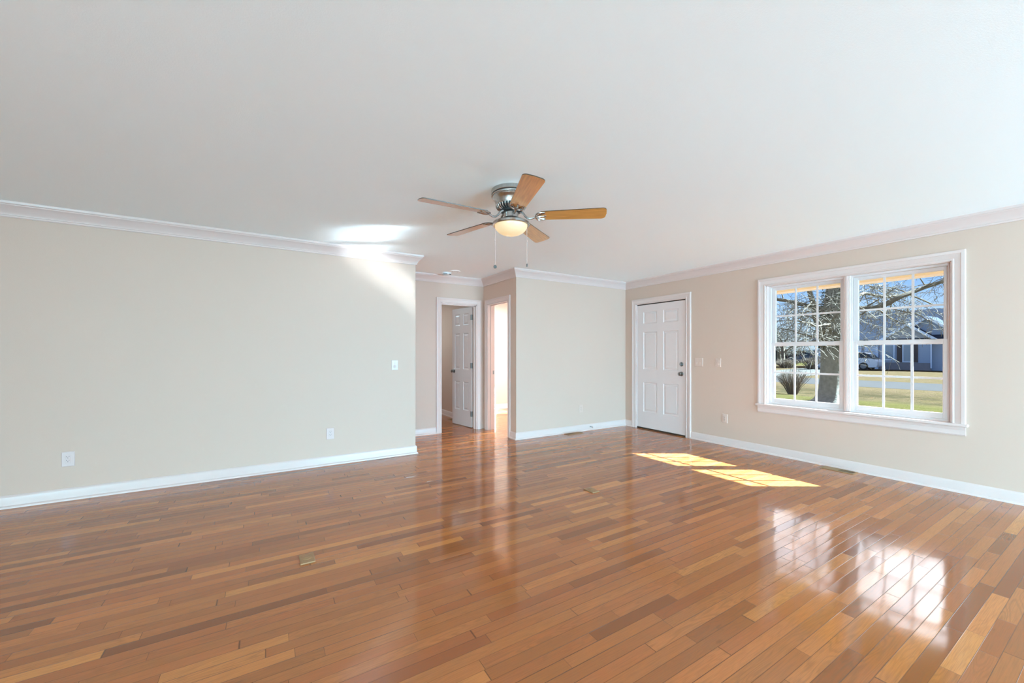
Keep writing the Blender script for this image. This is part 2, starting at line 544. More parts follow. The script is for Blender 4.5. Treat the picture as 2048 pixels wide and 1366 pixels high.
# door casings and jambs
def casing_prof(w):
    return [(0, 0), (0, 0.010), (0.006, 0.013), (0.014, 0.013), (0.018, 0.010), (0.40 * w, 0.013), (0.66 * w, 0.017),
            (0.70 * w, 0.020), (w - 0.004, 0.020), (w, 0.017), (w, 0)]
def casing(name, u0, u1, top, w, fn, flip=False):
    path = [(u0, 0.0), (u0, top), (u1, top), (u1, 0.0)]     # up, over, down: outside is to the left
    if flip: path = path
    return struct(MB().sweep(path, casing_prof(w), fn).build(name, 'white_trim', smooth=True, angle=22))
casing('trim_2', 3.665, 4.597, 2.046, 0.082, lambda a, b, t: (XR - t, a, b))          # front door
casing('trim_3', 2.288, 2.905, 2.022, 0.078, lambda a, b, t: (a, YH - t, b))          # closet door
casing('trim_4', 5.055, 5.695, 2.022, 0.070, lambda a, b, t: (XS - t, a, b))          # bedroom door
MBj = MB()
for (a, b) in ((2.288, 2.300), (2.893, 2.905)):
    MBj.box(a, b, YH - 0.001, YH + 0.121, 0, 2.022)
MBj.box(2.288, 2.905, YH - 0.001, YH + 0.121, 2.010, 2.022)
MBj.box(2.300, 2.312, YH + 0.045, YH + 0.08, 0, 2.010); MBj.box(2.881, 2.893, YH + 0.045, YH + 0.08, 0, 2.010); MBj.box(2.30, 2.893, YH + 0.045, YH + 0.08, 1.998, 2.010)
struct(MBj.build('trim_5', 'white_trim'))
MBj = MB()
for (a, b) in ((5.055, 5.067), (5.683, 5.695)):
    MBj.box(XS - 0.001, XS + 0.121, a, b, 0, 2.022)
MBj.box(XS - 0.001, XS + 0.121, 5.055, 5.695, 2.010, 2.022)
MBj.box(XS + 0.045, XS + 0.08, 5.067, 5.079, 0, 2.010); MBj.box(XS + 0.045, XS + 0.08, 5.671, 5.683, 0, 2.010); MBj.box(XS + 0.045, XS + 0.08, 5.067, 5.683, 1.998, 2.010)
jamb = struct(MBj.build('trim_6', 'white_trim'))
MB().box(XS + 0.083, XS + 0.112, 5.6815, 5.6832, 0.895, 0.955).build('strike_plate', 'nickel_hinge', jamb)
MBj = MB()
MBj.box(XR - 0.001, XR + 0.13, 3.665, 3.678, 0, 2.046); MBj.box(XR - 0.001, XR + 0.13, 4.584, 4.597, 0, 2.046); MBj.box(XR - 0.001, XR + 0.13, 3.665, 4.597, 2.040, 2.046)
fj = struct(MBj.build('trim_7', 'white_trim'))
MB().box(XR + 0.004, XR + 0.13, 3.678, 4.584, 0.0, 0.022).build('threshold', 'bronze_gap', fj)
MB().box(XR + 0.012, XR + 0.05, 3.678, 4.584, 2.026, 2.040).build('weatherstrip', 'bronze_gap', fj)

# ------------------------------------------------------------------ six panel doors
def six_panel(w, h, t):
    """door leaf, x 0..w, y 0..t, z 0..h, raised panels on both faces"""
    s = 0.115 * w / 0.8 if w < 0.8 else 0.125
    mid = 0.10 if w < 0.8 else 0.115
    pw = (w - 2 * s - mid) / 2
    xs = [0, s, s + pw, s + pw + mid, w - s, w]
    zs = [0, 0.262, 0.745, 0.955, 1.565, 1.70, 1.895, h]
    b = MB()
    for side in (0, 1):
        y0 = 0 if side == 0 else t
        sg = 1 if side == 0 else -1
        for i in range(5):
            for j in range(7):
                x0, x1, z0, z1 = xs[i], xs[i + 1], zs[j], zs[j + 1]
                if i in (1, 3) and j in (1, 3, 5):
                    rings = [(0, 0), (0.007, 0.007), (0.014, 0.009), (0.022, 0.009), (0.042, 0.003)]
                    vs = []
                    for ins, dep in rings:
                        y = y0 + sg * dep
                        vs += [(x0 + ins, y, z0 + ins), (x1 - ins, y, z0 + ins), (x1 - ins, y, z1 - ins), (x0 + ins, y, z1 - ins)]
                    fs = []
                    for q in range(len(rings) - 1):
                        for k in range(4):
                            m = (k + 1) % 4
                            fs.append((q * 4 + k, q * 4 + m, q * 4 + 4 + m, q * 4 + 4 + k))
                    fs.append(tuple(len(vs) - 4 + k for k in range(4)))
                    b.add(vs, fs)
                else:
                    b.add([(x0, y0, z0), (x1, y0, z0), (x1, y0, z1), (x0, y0, z1)], [(0, 1, 2, 3)])
    for i in range(5):
        for z in (0, h):
            b.add([(xs[i], 0, z), (xs[i + 1], 0, z), (xs[i + 1], t, z), (xs[i], t, z)], [(0, 1, 2, 3)])
    for j in range(7):
        for x in (0, w):
            b.add([(x, 0, zs[j]), (x, t, zs[j]), (x, t, zs[j + 1]), (x, 0, zs[j + 1])], [(0, 1, 2, 3)])
    return b
def weld(o):
    bm = bmesh.new(); bm.from_mesh(o.data)
    bmesh.ops.remove_doubles(bm, verts=bm.verts, dist=1e-5)
    bmesh.ops.recalc_face_normals(bm, faces=bm.faces)
    bm.to_mesh(o.data); bm.free()
    return o
knob_prof = [(0.0, 0.0), (0.032, 0.0), (0.033, 0.004), (0.028, 0.009), (0.013, 0.012), (0.011, 0.024), (0.013, 0.030),
             (0.024, 0.035), (0.028, 0.044), (0.0265, 0.054), (0.018, 0.061), (0.0, 0.063)]

# front door: shut, inside face at x = XR + 0.012, hinged at y = 4.582
d1 = empty('door_1', (XR + 0.012, 4.582, 0.018))
struct(d1, 'white six-panel front door with deadbolt and knob, shut', 'door')
leaf = six_panel(0.902, 2.006, 0.044)
leaf.xf(Matrix(((0, 1, 0, 0), (-1, 0, 0, 0), (0, 0, 1, 0), (0, 0, 0, 1))))
weld(leaf.build('door_leaf', 'door_paint', d1))
k = MB().lathe(knob_prof, (0, 0, 0), 28, 'x')
k.v = [(-x, y, z) for x, y, z in k.v]
k.build('door_knob', 'nickel_dark', d1, smooth=True, loc=(0, -0.832, 0.910))
k = MB().lathe([(0, 0), (0.031, 0), (0.032, 0.004), (0.027, 0.010), (0.012, 0.011), (0.012, 0.013), (0, 0.013)], (0, 0, 0), 28, 'x')
k.v = [(-x, y, z) for x, y, z in k.v]
db = k.build('deadbolt', 'nickel_dark', d1, smooth=True, loc=(0, -0.832, 1.053))
MB().box(-0.030, -0.012, -0.006, 0.006, -0.017, 0.017).build('thumb_turn', 'nickel_hinge', db, bevel=0.002)
for z in (0.17, 1.03, 1.79):
    h = MB().tube([(-0.010, 0.004, z - 0.045), (-0.010, 0.004, z + 0.045)], 0.0075, 10)
    h.build('hinge', 'white_trim', d1, smooth=True)
for z in (1.053, 0.910):
    MB().box(-0.0145, -0.010, -0.9165, -0.9085, z - 0.028, z + 0.028).build('strike_plate', 'nickel_hinge', d1)

# closet door: standing open into the dark little room beyond the hall
hinge = Vector((2.889, YH + 0.128, 0.010))
free = Vector((2.800, 6.545))
ang = math.atan2(free.y - hinge.y, free.x - hinge.x)
d2 = empty('door_2', hinge, ang)
struct(d2, 'narrow white six-panel door standing open beyond the hall', 'door')
leaf = six_panel(0.592, 1.992, 0.035)
weld(leaf.build('door_leaf', 'door_paint', d2, loc=(0.004, -0.0175 + 0.0, 0)))
for sgn, y in ((1, 0.0175), (-1, -0.0175)):
    k = MB().lathe(knob_prof, (0, 0, 0), 28, 'y')
    if sgn < 0: k.v = [(x, -yy, z) for x, yy, z in k.v]
    k.build('door_knob', 'nickel_dark', d2, smooth=True, loc=(0.535, y, 0.915))
for z in (0.22, 1.02, 1.82):
    hb = MB().tube([(-0.004, 0.020, z - 0.045), (-0.004, 0.020, z + 0.045)], 0.007, 10)
    hb.box(0.0, 0.003, -0.016, 0.020, z - 0.044, z + 0.044)
    hb.box(0.0035, 0.032, 0.0175, 0.0195, z - 0.044, z + 0.044)
    hb.build('hinge', 'nickel_hinge', d2)

# ------------------------------------------------------------------ living room window
def rect_frame(b, y0, y1, z0, z1, wl, wr, wb, wt, x0, x1):
    b.box(x0, x1, y0, y0 + wl, z0, z1); b.box(x0, x1, y1 - wr, y1, z0, z1)
    b.box(x0, x1, y0 + wl, y1 - wr, z0, z0 + wb); b.box(x0, x1, y0 + wl, y1 - wr, z1 - wt, z1)
def double_hung(root, y0, y1, z0, z1, xin, latch=True):
    """one double hung unit filling y0..y1, z0..z1; xin is the inside face of its frame"""
    f = MB()
    rect_frame(f, y0, y1, z0, z1, 0.020, 0.020, 0.022, 0.022, xin, xin + 0.075)
    f.box(xin, xin + 0.012, y0 + 0.02, y0 + 0.030, z0 + 0.02, z1 - 0.02)
    f.box(xin, xin + 0.012, y1 - 0.030, y1 - 0.02, z0 + 0.02, z1 - 0.02)
    f.build('window_frame', 'vinyl', root, bevel=0.0015, seg=1)
    zm = z0 + (z1 - z0) * 0.497
    for nm, sa, sb, x, wb, wt in (('upper_sash', zm - 0.002, z1 - 0.020, xin + 0.042, 0.036, 0.032), ('lower_sash', z0 + 0.020, zm + 0.034, xin + 0.012, 0.048, 0.040)):
        ya, yb = y0 + 0.022, y1 - 0.022
        b = MB()
        st = 0.040
        rect_frame(b, ya, yb, sa, sb, st, st, wb, wt, x, x + 0.028)
        rect_frame(b, ya + st - 0.001, yb - st + 0.001, sa + wb - 0.001, sb - wt + 0.001, 0.006, 0.006, 0.006, 0.006, x + 0.008, x + 0.020)
        s = b.build(nm, 'vinyl', root, bevel=0.0015, seg=1)
        ga, gb, gz0, gz1 = ya + st, yb - st, sa + wb, sb - wt
        MB().box(x + 0.012, x + 0.016, ga, gb, gz0, gz1).build('glass_pane', 'window_glass', s)
        g = MB()
        for q in (1, 2):
            yc = ga + (gb - ga) * q / 3
            g.box(x + 0.004, x + 0.011, yc - 0.010, yc + 0.010, gz0, gz1)
        zc = (gz0 + gz1) / 2
        g.box(x + 0.0045, x + 0.0105, ga, gb, zc - 0.010, zc + 0.010)
        g.build('muntin_grid', 'vinyl', s, bevel=0.001, seg=1)
        if latch and nm == 'lower_sash':
            for q in (0.16, 0.84):
                yc = ya + (yb - ya) * q
                MB().box(x + 0.006, x + 0.018, yc - 0.022, yc + 0.022, sb - 0.001, sb + 0.006).build('sash_latch', 'nickel_hinge', s, bevel=0.002, seg=1)
w1 = empty('window_1', (0, 0, 0))
struct(w1, 'white twin double-hung window with grids looking onto the street', 'window')
b = MB()
jd = 0.062
b.box(XR - 0.001, XR + jd, WIN[0], WIN[0] + 0.008, 0.615, WIN[3]); b.box(XR - 0.001, XR + jd, WIN[1] - 0.008, WIN[1], 0.615, WIN[3])
b.box(XR - 0.001, XR + 0.13, WIN[0], WIN[1], WIN[3] - 0.006, WIN[3] + 0.001)
b.build('jamb_liner', 'white_trim', w1)
ym = 1.768
b = MB().box(XR + 0.035, XR + 0.13, ym - 0.026, ym + 0.026, 0.615, WIN[3])
b.box(XR + 0.030, XR + 0.036, ym - 0.012, ym + 0.012, 0.615, WIN[3])
b.build('mullion', 'white_trim', w1, bevel=0.002, seg=1)
double_hung(w1, ym + 0.014, WIN[1] - 0.004, 0.612, WIN[3] - 0.004, XR + 0.055)
double_hung(w1, WIN[0] + 0.004, ym - 0.014, 0.612, WIN[3] - 0.004, XR + 0.055)
cp = casing_prof(0.088)
MB().sweep([(WIN[0], 0.612), (WIN[0], WIN[3]), (WIN[1], WIN[3]), (WIN[1], 0.612)], cp, lambda a, z, t: (XR - t * 1.1, a, z)).build('casing', 'white_trim', w1, smooth=True, angle=22)
MB().box(XR - 0.042, XR + 0.13, 0.890, 2.672, 0.588, 0.613).build('window_stool', 'white_trim', w1, bevel=0.006, seg=3)
MB().sweep([(0.908, 0.505), (2.655, 0.505)], [(0, 0), (0, 0.010), (0.012, 0.016), (0.05, 0.013), (0.062, 0.017), (0.083, 0.017), (0.083, 0)],
           lambda a, z, t: (XR - t, a, z)).build('apron', 'white_trim', w1, smooth=True, angle=22)
# bedroom window, lets the sun into the room past the hall
w2 = struct(empty('window_2'), 'white double-hung bedroom window past the hall', 'window')
double_hung(w2, WIN2[0] + 0.004, WIN2[1] - 0.004, WIN2[2] + 0.004, WIN2[3] - 0.004, XR + 0.03, latch=False)
MB().sweep([(WIN2[0], WIN2[2]), (WIN2[0], WIN2[3]), (WIN2[1], WIN2[3]), (WIN2[1], WIN2[2])], cp, lambda a, z, t: (XR - t, a, z), closed=True).build('casing', 'white_trim', w2, smooth=True, angle=22)
light('fill_bedroom', 'AREA', 190, (4.2, 6.3, 2.40), (0, 0, -1), (0.56, 0.84, 1.0), 0.5, 0.5)  # added fill without a fixture, brightens the bedroom and its floor streak
light('fill_closet', 'AREA', 20, (1.9, 7.7, 2.40), (0, 0, -1), (0.60, 0.88, 1.0), 0.3, 0.3)  # unseen added fill, lifts the narrow open door and the walls around it

# ------------------------------------------------------------------ ceiling fan
FC = Vector((1.539, 2.525, 0))
fan = empty('ceiling_fan', (FC.x, FC.y, CZ))
tag(fan, 'brushed nickel flush-mount ceiling fan with five oak blades and lit bowl', 'ceiling fan')
def zz(p): return [(r, z - CZ) for r, z in p]
MB().lathe(zz([(0.0, 2.4395), (0.146, 2.4395), (0.147, 2.436), (0.147, 2.412), (0.145, 2.409), (0.0, 2.409)]), seg=64).build('ceiling_canopy', 'brushed_nickel', fan, smooth=True, angle=30)
MB().lathe(zz([(0.0, 2.410), (0.138, 2.410), (0.138, 2.402), (0.0, 2.402)]), seg=48).build('shadow_gap', 'black_metal', fan)
MB().lathe(zz([(0.0, 2.402), (0.145, 2.402), (0.147, 2.398), (0.146, 2.393), (0.141, 2.391), (0.141, 2.387), (0.138, 2.385),
               (0.136, 2.380), (0.128, 2.372), (0.122, 2.362), (0.116, 2.345), (0.112, 2.330), (0.111, 2.328), (0.0, 2.328)]), seg=64).build('motor_housing', 'brushed_nickel', fan, smooth=True, angle=30)
MB().lathe(zz([(0.0, 2.328), (0.110, 2.328), (0.107, 2.318), (0.098, 2.306), (0.080, 2.298), (0.0, 2.298)]), seg=64).build('vent_bowl', 'black_metal', fan, smooth=True)
b = MB()
for i in range(30):
    a = 2 * math.pi * i / 30
    c, s = math.cos(a), math.sin(a)
    b.tube([(0.111 * c, 0.111 * s, 2.327 - CZ), (0.108 * c, 0.108 * s, 2.317 - CZ), (0.099 * c, 0.099 * s, 2.305 - CZ), (0.082 * c, 0.082 * s, 2.297 - CZ)], 0.0045, 6)
b.build('vent_ribs', 'brushed_nickel', fan, smooth=True)
MB().lathe(zz([(0.0, 2.298), (0.074, 2.298), (0.078, 2.292), (0.078, 2.284), (0.070, 2.280), (0.0, 2.280)]), seg=40).build('flywheel', 'black_metal', fan, smooth=True, angle=30)
MB().lathe(zz([(0.0, 2.280), (0.052, 2.280), (0.055, 2.276), (0.055, 2.240), (0.060, 2.232), (0.075, 2.226), (0.0, 2.226)]), seg=48).build('switch_housing', 'brushed_nickel', fan, smooth=True, angle=30)
fit = MB().lathe(zz([(0.0, 2.228), (0.070, 2.228), (0.096, 2.219), (0.120, 2.210), (0.133, 2.204), (0.137, 2.199), (0.137, 2.184), (0.134, 2.180), (0.126, 2.180), (0.123, 2.190), (0.0, 2.196)]), seg=64).build('light_fitter', 'brushed_nickel', fan, smooth=True, angle=30)
prof = [(0.121, 2.190)]
for i in range(1, 15):
    a = i / 14 * math.pi / 2
    prof.append((0.1215 * math.cos(a) ** 0.9 if i < 14 else 0.0, 2.186 - 0.075 * math.sin(a)))
bowl = MB().lathe(zz(prof), seg=64).build('lamp_shade', 'lit_glass', fan, smooth=True, angle=80)
bowl['label'] = 'glowing warm white glass bowl'
# blades and irons
BR0, BR1, BZ = 0.205, 0.690, 2.250
def blade_outline():
    pts = []
    w0, w1 = 0.056, 0.070
    pts.append((BR0, -w0 + 0.02)); pts.append((BR0 + 0.02, -w0))
    pts.append((BR1 - 0.03, -w1))
    for i in range(1, 6):
        a = -math.pi / 2 + i / 6 * math.pi / 2
        pts.append((BR1 - 0.03 + 0.03 * math.cos(a), -w1 + 0.03 + 0.03 * math.sin(a)))
    pts.append((BR1, -w1 + 0.03)); pts.append((BR1 + 0.004, 0.0)); pts.append((BR1, w1 - 0.03))
    for i in range(1, 6):
        a = i / 6 * math.pi / 2
        pts.append((BR1 - 0.03 + 0.03 * math.cos(a), w1 - 0.03 + 0.03 * math.sin(a)))
    pts.append((BR1 - 0.03, w1)); pts.append((BR0 + 0.02, w0)); pts.append((BR0, w0 - 0.02))
    return pts
def blade_parts(parent, ang):
    T = Matrix.Translation((0, 0, BZ - CZ)) @ Matrix.Rotation(ang, 4, 'Z') @ Matrix.Rotation(R(-11), 4, 'X')
    out = blade_outline(); n = len(out)
    b = MB()
    b.add([(x, y, -0.0028) for x, y in out], [tuple(range(n))])
    bl = b.build('blade', 'blade_wood', parent, recalc=False)
    bm = bmesh.new(); bm.from_mesh(bl.data)
    r = bmesh.ops.extrude_face_region(bm, geom=bm.faces[:])
    for v_ in [g for g in r['geom'] if isinstance(g, bmesh.types.BMVert)]:
        v_.co.z += 0.0056
    bmesh.ops.recalc_face_normals(bm, faces=bm.faces)
    bm.to_mesh(bl.data); bm.free()
    bl.data.materials.append(M['blade_edge'])
    for p in bl.data.polygons:
        if abs(p.normal.z) < 0.5: p.material_index = 1
    bl.matrix_local = T
    k = MB()
    # arm from the flywheel, dipping below the blade and branching into a scrolled fork
    k.tube([(0.070, 0, 0.036), (0.092, 0, 0.020), (0.108, 0, -0.004), (0.128, 0, -0.020), (0.152, 0, -0.022), (0.172, 0, -0.014), (0.186, 0, -0.008)], [0.008, 0.008, 0.0075, 0.007, 0.007, 0.007, 0.007], 10)
    for s in (1, -1):
        k.tube([(0.182, 0, -0.010), (0.184, 0.018 * s, -0.010), (0.190, 0.036 * s, -0.009), (0.204, 0.048 * s, -0.008), (0.226, 0.051 * s, -0.0065), (0.250, 0.049 * s, -0.006)], [0.006, 0.006, 0.006, 0.0055, 0.005, 0.004], 8)
        k.tube([(0.186, 0.004 * s, -0.010), (0.206, 0.018 * s, -0.009), (0.224, 0.030 * s, -0.008), (0.240, 0.036 * s, -0.0065), (0.252, 0.048 * s, -0.006)], 0.0045, 8)
        k.lathe([(0, -0.0095), (0.006, -0.008), (0.0085, -0.005), (0.0085, -0.0028), (0, -0.0028)], (0.246, 0.040 * s, 0), 12)
    k.tube([(0.186, 0, -0.010), (0.215, 0, -0.008), (0.246, 0, -0.0065)], [0.007, 0.008, 0.006], 8)
    k.lathe([(0, -0.0095), (0.006, -0.008), (0.0085, -0.005), (0.0085, -0.0028), (0, -0.0028)], (0.252, 0, 0), 12)
    ir = k.build('blade_iron', 'brushed_nickel', parent, smooth=True)
    ir.matrix_local = T
for i in range(5):
    blade_parts(fan, R(34 + 72 * i))
# pull chains hang from the fitter rim
right = Vector((math.cos(R(31.5)), -math.sin(R(31.5)), 0))
for s, L_, kind in ((-1, 0.325, 'ball'), (1, 0.315, 'bar')):
    p = right * (0.118 * s)
    z0 = 2.190 - CZ
    c = MB().tube([(p.x, p.y, z0), (p.x, p.y, z0 - L_ + 0.03)], 0.0010, 6)
    nb = int(L_ / 0.012)
    for q in range(nb):
        c.lathe([(0, -0.0014), (0.0013, 0), (0, 0.0014)], (p.x, p.y, z0 - 0.006 - q * 0.012), 6)
    c.lathe([(0, -0.005), (0.003, -0.003), (0.003, 0.003), (0, 0.005)], (p.x, p.y, z0 - 0.12), 8)
    ch = c.build('pull_chain', 'white_trim', fan)
    if kind == 'ball':
        fwd = Vector((math.sin(R(31.5)), math.cos(R(31.5)), 0))
        kb = MB().lathe([(0, -0.005), (0.010, -0.005), (0.0125, -0.002), (0.0125, 0.002), (0.010, 0.005), (0, 0.005)], (0, 0, 0), 24, 'y')
        kb.xf(Matrix.Translation((p.x, p.y, z0 - L_ + 0.014)) @ Matrix.Rotation(R(-31.5), 4, 'Z'))
        kb.build('pull_knob', 'dark_knob', ch, smooth=True, angle=30)
    else:
        MB().lathe([(0, -0.011), (0.004, -0.011), (0.005, -0.008), (0.005, 0.008), (0.003, 0.013), (0, 0.014)], (p.x, p.y, z0 - L_ + 0.014), 14).build('pull_knob', 'dark_knob', ch, smooth=True)

# ------------------------------------------------------------------ smoke alarm and cover disc on the hall ceiling
sd = empty('smoke_detector', (2.285, 5.600, CZ))
tag(sd, 'white round smoke detector on the hall ceiling nearer the door', 'smoke detector')
MB().lathe([(0, -0.0005), (0.072, -0.0005), (0.074, -0.006), (0.072, -0.010), (0, -0.010)], seg=48).build('mounting_base', 'smoke_plastic', sd, smooth=True, angle=30)
MB().lathe([(0, -0.010), (0.066, -0.010), (0.067, -0.020), (0.060, -0.030), (0.050, -0.034), (0, -0.036)], seg=48).build('cover', 'smoke_plastic', sd, smooth=True, angle=30)
for q in range(4):
    b = MB()
    n = 8
    for i in range(n + 1):
        t = q * math.pi / 2 + 0.25 + 1.07 * i / n
        for r_, z_ in ((0.0570, -0.0325), (0.0645, -0.0265), (0.0675, -0.0240)):
            b.v.append((r_ * math.cos(t), r_ * math.sin(t), z_))
    for i in range(n):
        for k in range(2):
            b.f.append((i * 3 + k, i * 3 + 3 + k, i * 3 + 4 + k, i * 3 + 1 + k))
    b.build('vent_slot', 'slot_dark', sd)
cd = empty('ceiling_cover_plate', (2.346, 5.430, CZ))
tag(cd, 'flat white round cover plate on the hall ceiling beside the smoke detector', 'cover plate')
MB().lathe([(0, -0.0005), (0.078, -0.0005), (0.078, -0.004), (0.072, -0.008), (0, -0.0085)], seg=48).build('plate', 'ceiling_paint', cd, smooth=True, angle=20)
for s in (-1, 1):
    MB().lathe([(0, -0.011), (0.004, -0.0105), (0.005, -0.0085), (0, -0.0085)], (0.04 * s, 0, 0), 10).build('screw', 'nickel_hinge', cd)

# ------------------------------------------------------------------ switches and outlets
def place(o, x, y, z, rz):
    o.location = (x, y, z); o.rotation_euler = (0, 0, rz)
    return o
# local frame: x along the wall, -y out of the wall, z up
def plate_mesh(w, h, t=0.007):
    b = MB()
    vs = [(-w / 2, 0, -h / 2), (w / 2, 0, -h / 2), (w / 2, 0, h / 2), (-w / 2, 0, h / 2)]
    i = 0.004
    vs += [(-w / 2, -t * 0.5, -h / 2), (w / 2, -t * 0.5, -h / 2), (w / 2, -t * 0.5, h / 2), (-w / 2, -t * 0.5, h / 2)]
    vs += [(-w / 2 + i, -t, -h / 2 + i), (w / 2 - i, -t, -h / 2 + i), (w / 2 - i, -t, h / 2 - i), (-w / 2 + i, -t, h / 2 - i)]
    fs = [(0, 1, 2, 3), (8, 9, 10, 11)]
    for k in range(4):
        m = (k + 1) % 4
        fs += [(k, m, m + 4, k + 4), (k + 4, m + 4, m + 8, k + 8)]
    b.add(vs, fs)
    return b
def outlet(label, group, plate, w=0.08, h=0.125):
    r = empty('wall_outlet')
    tag(r, label, 'outlet', group)
    plate_mesh(w, h).build('cover_plate', plate, r)
    f = MB().box(-0.0165, 0.0165, -0.0095, -0.0065, -0.033, 0.033).build('receptacle', plate, r, bevel=0.001, seg=1)
    s = MB()
    for zc in (0.017, -0.015):
        s.box(-0.0085, -0.006, -0.0100, -0.009, zc + 0.001, zc + 0.009)
        s.box(0.006, 0.0085, -0.0100, -0.009, zc + 0.002, zc + 0.008)
        s.lathe([(0, -0.0100), (0.0028, -0.0100), (0.0028, -0.009), (0, -0.009)], (0, 0, zc - 0.006), 12, 'y')
    s.build('slots', 'slot_dark', f)
    for zc in (0.049, -0.049):
        MB().lathe([(0, -0.0085), (0.002, -0.0085), (0.003, -0.0068), (0, -0.0068)], (0, 0, zc), 10, 'y').build('screw', 'plate_white', r)
    return r
G = 'duplex outlets low on the walls'
o1 = outlet('white duplex outlet on the left wall, at far left of the room', G, 'plate_white')
place(o1, -1.434, YF, 0.345, 0)
o2 = copy_tree(o1); place(o2, 0.594, YF, 0.346, 0)
o2['label'] = 'white duplex outlet on the left wall, below the single rocker switch'
o3 = outlet('pale duplex outlet on the wall left of the front door', G, 'plate_almond', 0.074, 0.12)
place(o3, 4.240, YF, 0.356, 0)
o4 = copy_tree(o3); place(o4, XR, 3.081, 0.360, R(-90))
o4['label'] = 'pale duplex outlet between the front door and the window'

def switch(label, group, plate, gangs):
    r = empty('light_switch')
    tag(r, label, 'light switch', group)
    w = 0.078 if gangs == 1 else 0.124
    plate_mesh(w, 0.120).build('cover_plate', plate, r)
    for g in range(gangs):
        x = 0 if gangs == 1 else (-0.023 + 0.046 * g)
        b = MB()
        b.add([(x - 0.016, -0.0065, -0.032), (x + 0.016, -0.0065, -0.032), (x + 0.016, -0.0065, 0.032), (x - 0.016, -0.0065, 0.032),
               (x - 0.016, -0.0135, -0.032), (x + 0.016, -0.0135, -0.032), (x + 0.016, -0.0080, 0.0), (x - 0.016, -0.0080, 0.0),
               (x + 0.016, -0.0095, 0.032), (x - 0.016, -0.0095, 0.032)],
              [(0, 1, 2, 3), (4, 5, 6, 7), (7, 6, 8, 9), (0, 1, 5, 4), (3, 2, 8, 9), (0, 4, 7, 9, 3), (1, 5, 6, 8, 2)])
        b.build('rocker', plate, r)
    return r
place(switch('white single rocker switch near the right end of the left wall', 'rocker switches', 'plate_white', 1), 1.305, YF, 1.094, 0)
place(switch('pale double rocker switch just right of the front door', 'rocker switches', 'plate_almond', 2), XR, 3.462, 1.108, R(-90))
place(switch('pale single rocker switch midway between front door and window', 'rocker switches', 'plate_almond', 1), XR, 3.175, 1.108, R(-90))

# ------------------------------------------------------------------ floor outlets
def floor_outlet(label, lid_dome):
    r = empty('floor_outlet')
    tag(r, label, 'floor outlet', 'brass floor outlets')
    MB().box(-0.040, 0.040, -0.062, 0.062, 0.0, 0.009).build('brass_plate', 'brass', r, bevel=0.003, seg=2)
    l = MB().lathe([(0, 0.0085), (0.029, 0.0085), (0.029, 0.0115), (0.026, 0.0125), (0, 0.0130 + lid_dome)], (0, 0.004, 0), 40)
    lid = l.build('screw_lid', 'brass', r, smooth=True, angle=25)
    MB().box(-0.014, 0.014, 0.0025, 0.0055, 0.0128 + lid_dome * 0.6, 0.0134 + lid_dome).build('coin_slot', 'register_tan', lid)
    return r
place(floor_outlet('square brass floor outlet in the left foreground boards', 0.0), 0.203, 2.688, 0, 0)
place(floor_outlet('brass floor outlet on the boards near the middle of the room', 0.002), 2.487, 2.690, 0, 0)

# ------------------------------------------------------------------ floor registers
def register(label, L_, W_, dark_right):
    r = empty('floor_register')
    tag(r, label, 'floor vent', 'tan floor registers')
    f = MB()
    hl, hw, bd = L_ / 2, W_ / 2, 0.016
    f.box(-hl, hl, -hw, -hw + bd, 0, 0.006); f.box(-hl, hl, hw - bd, hw, 0, 0.006)
    f.box(-hl, -hl + bd, -hw + bd, hw - bd, 0, 0.006); f.box(hl - bd, hl, -hw + bd, hw - bd, 0, 0.006)
    f.box(-0.006, 0.006, -hw + bd, hw - bd, 0, 0.006)
    f.build('rim', 'register_tan', r, bevel=0.002, seg=1)
    n = 11
    for side in (-1, 1):
        lo = MB()
        a0, a1 = (-hl + bd, -0.006) if side < 0 else (0.006, hl - bd)
        for i in range(n):
            x = a0 + (a1 - a0) * (i + 0.5) / n
            if (side > 0) == dark_right: lo.box(x - 0.0015, x + 0.0015, -hw + bd, hw - bd, 0.0008, 0.0022)
            else: lo.box(x - 0.0018, x + 0.0018, -hw + bd, hw - bd, 0.001, 0.005)
        lo.build('louvers', 'register_tan', r)
        opened = (side > 0) == dark_right
        MB().box(a0, a1, -hw + bd, hw - bd, 0.0002, 0.0009 if opened else 0.0038).build('duct_opening' if opened else 'damper', 'bronze_gap' if opened else 'register_tan', r)
    return r
place(register('tan floor register by the baseboard under the wall left of the door', 0.30, 0.115, False), 4.02, 4.735, 0, 0)
place(register('tan floor register by the baseboard below the window', 0.29, 0.125, False), 5.150, 1.795, 0, R(90))
place(register('tan floor register behind the open narrow door past the hall', 0.30, 0.11, False), 2.93, 6.86, 0, R(90))

# spring door stop on the back baseboard
ds = empty('door_stop', (4.428, YF - 0.014, 0.055))
tag(ds, 'small white spring door stop on the baseboard left of the front door', 'door stop')
MB().lathe([(0, 0), (0.009, 0), (0.009, -0.005), (0, -0.005)], (0, 0, 0), 16, 'y').build('mount', 'nickel_hinge', ds)
pts = []
for i in range(81):
    a = i / 80 * 2 * math.pi * 9
    pts.append((0.006 * math.cos(a), -0.005 - 0.05 * i / 80, 0.006 * math.sin(a)))
MB().tube(pts, 0.0012, 5).build('spring', 'nickel_hinge', ds, smooth=True)
MB().lathe([(0, -0.053), (0.008, -0.053), (0.009, -0.062), (0.006, -0.068), (0, -0.069)], (0, 0, 0), 16, 'y').build('rubber_tip', 'plate_white', ds, smooth=True)

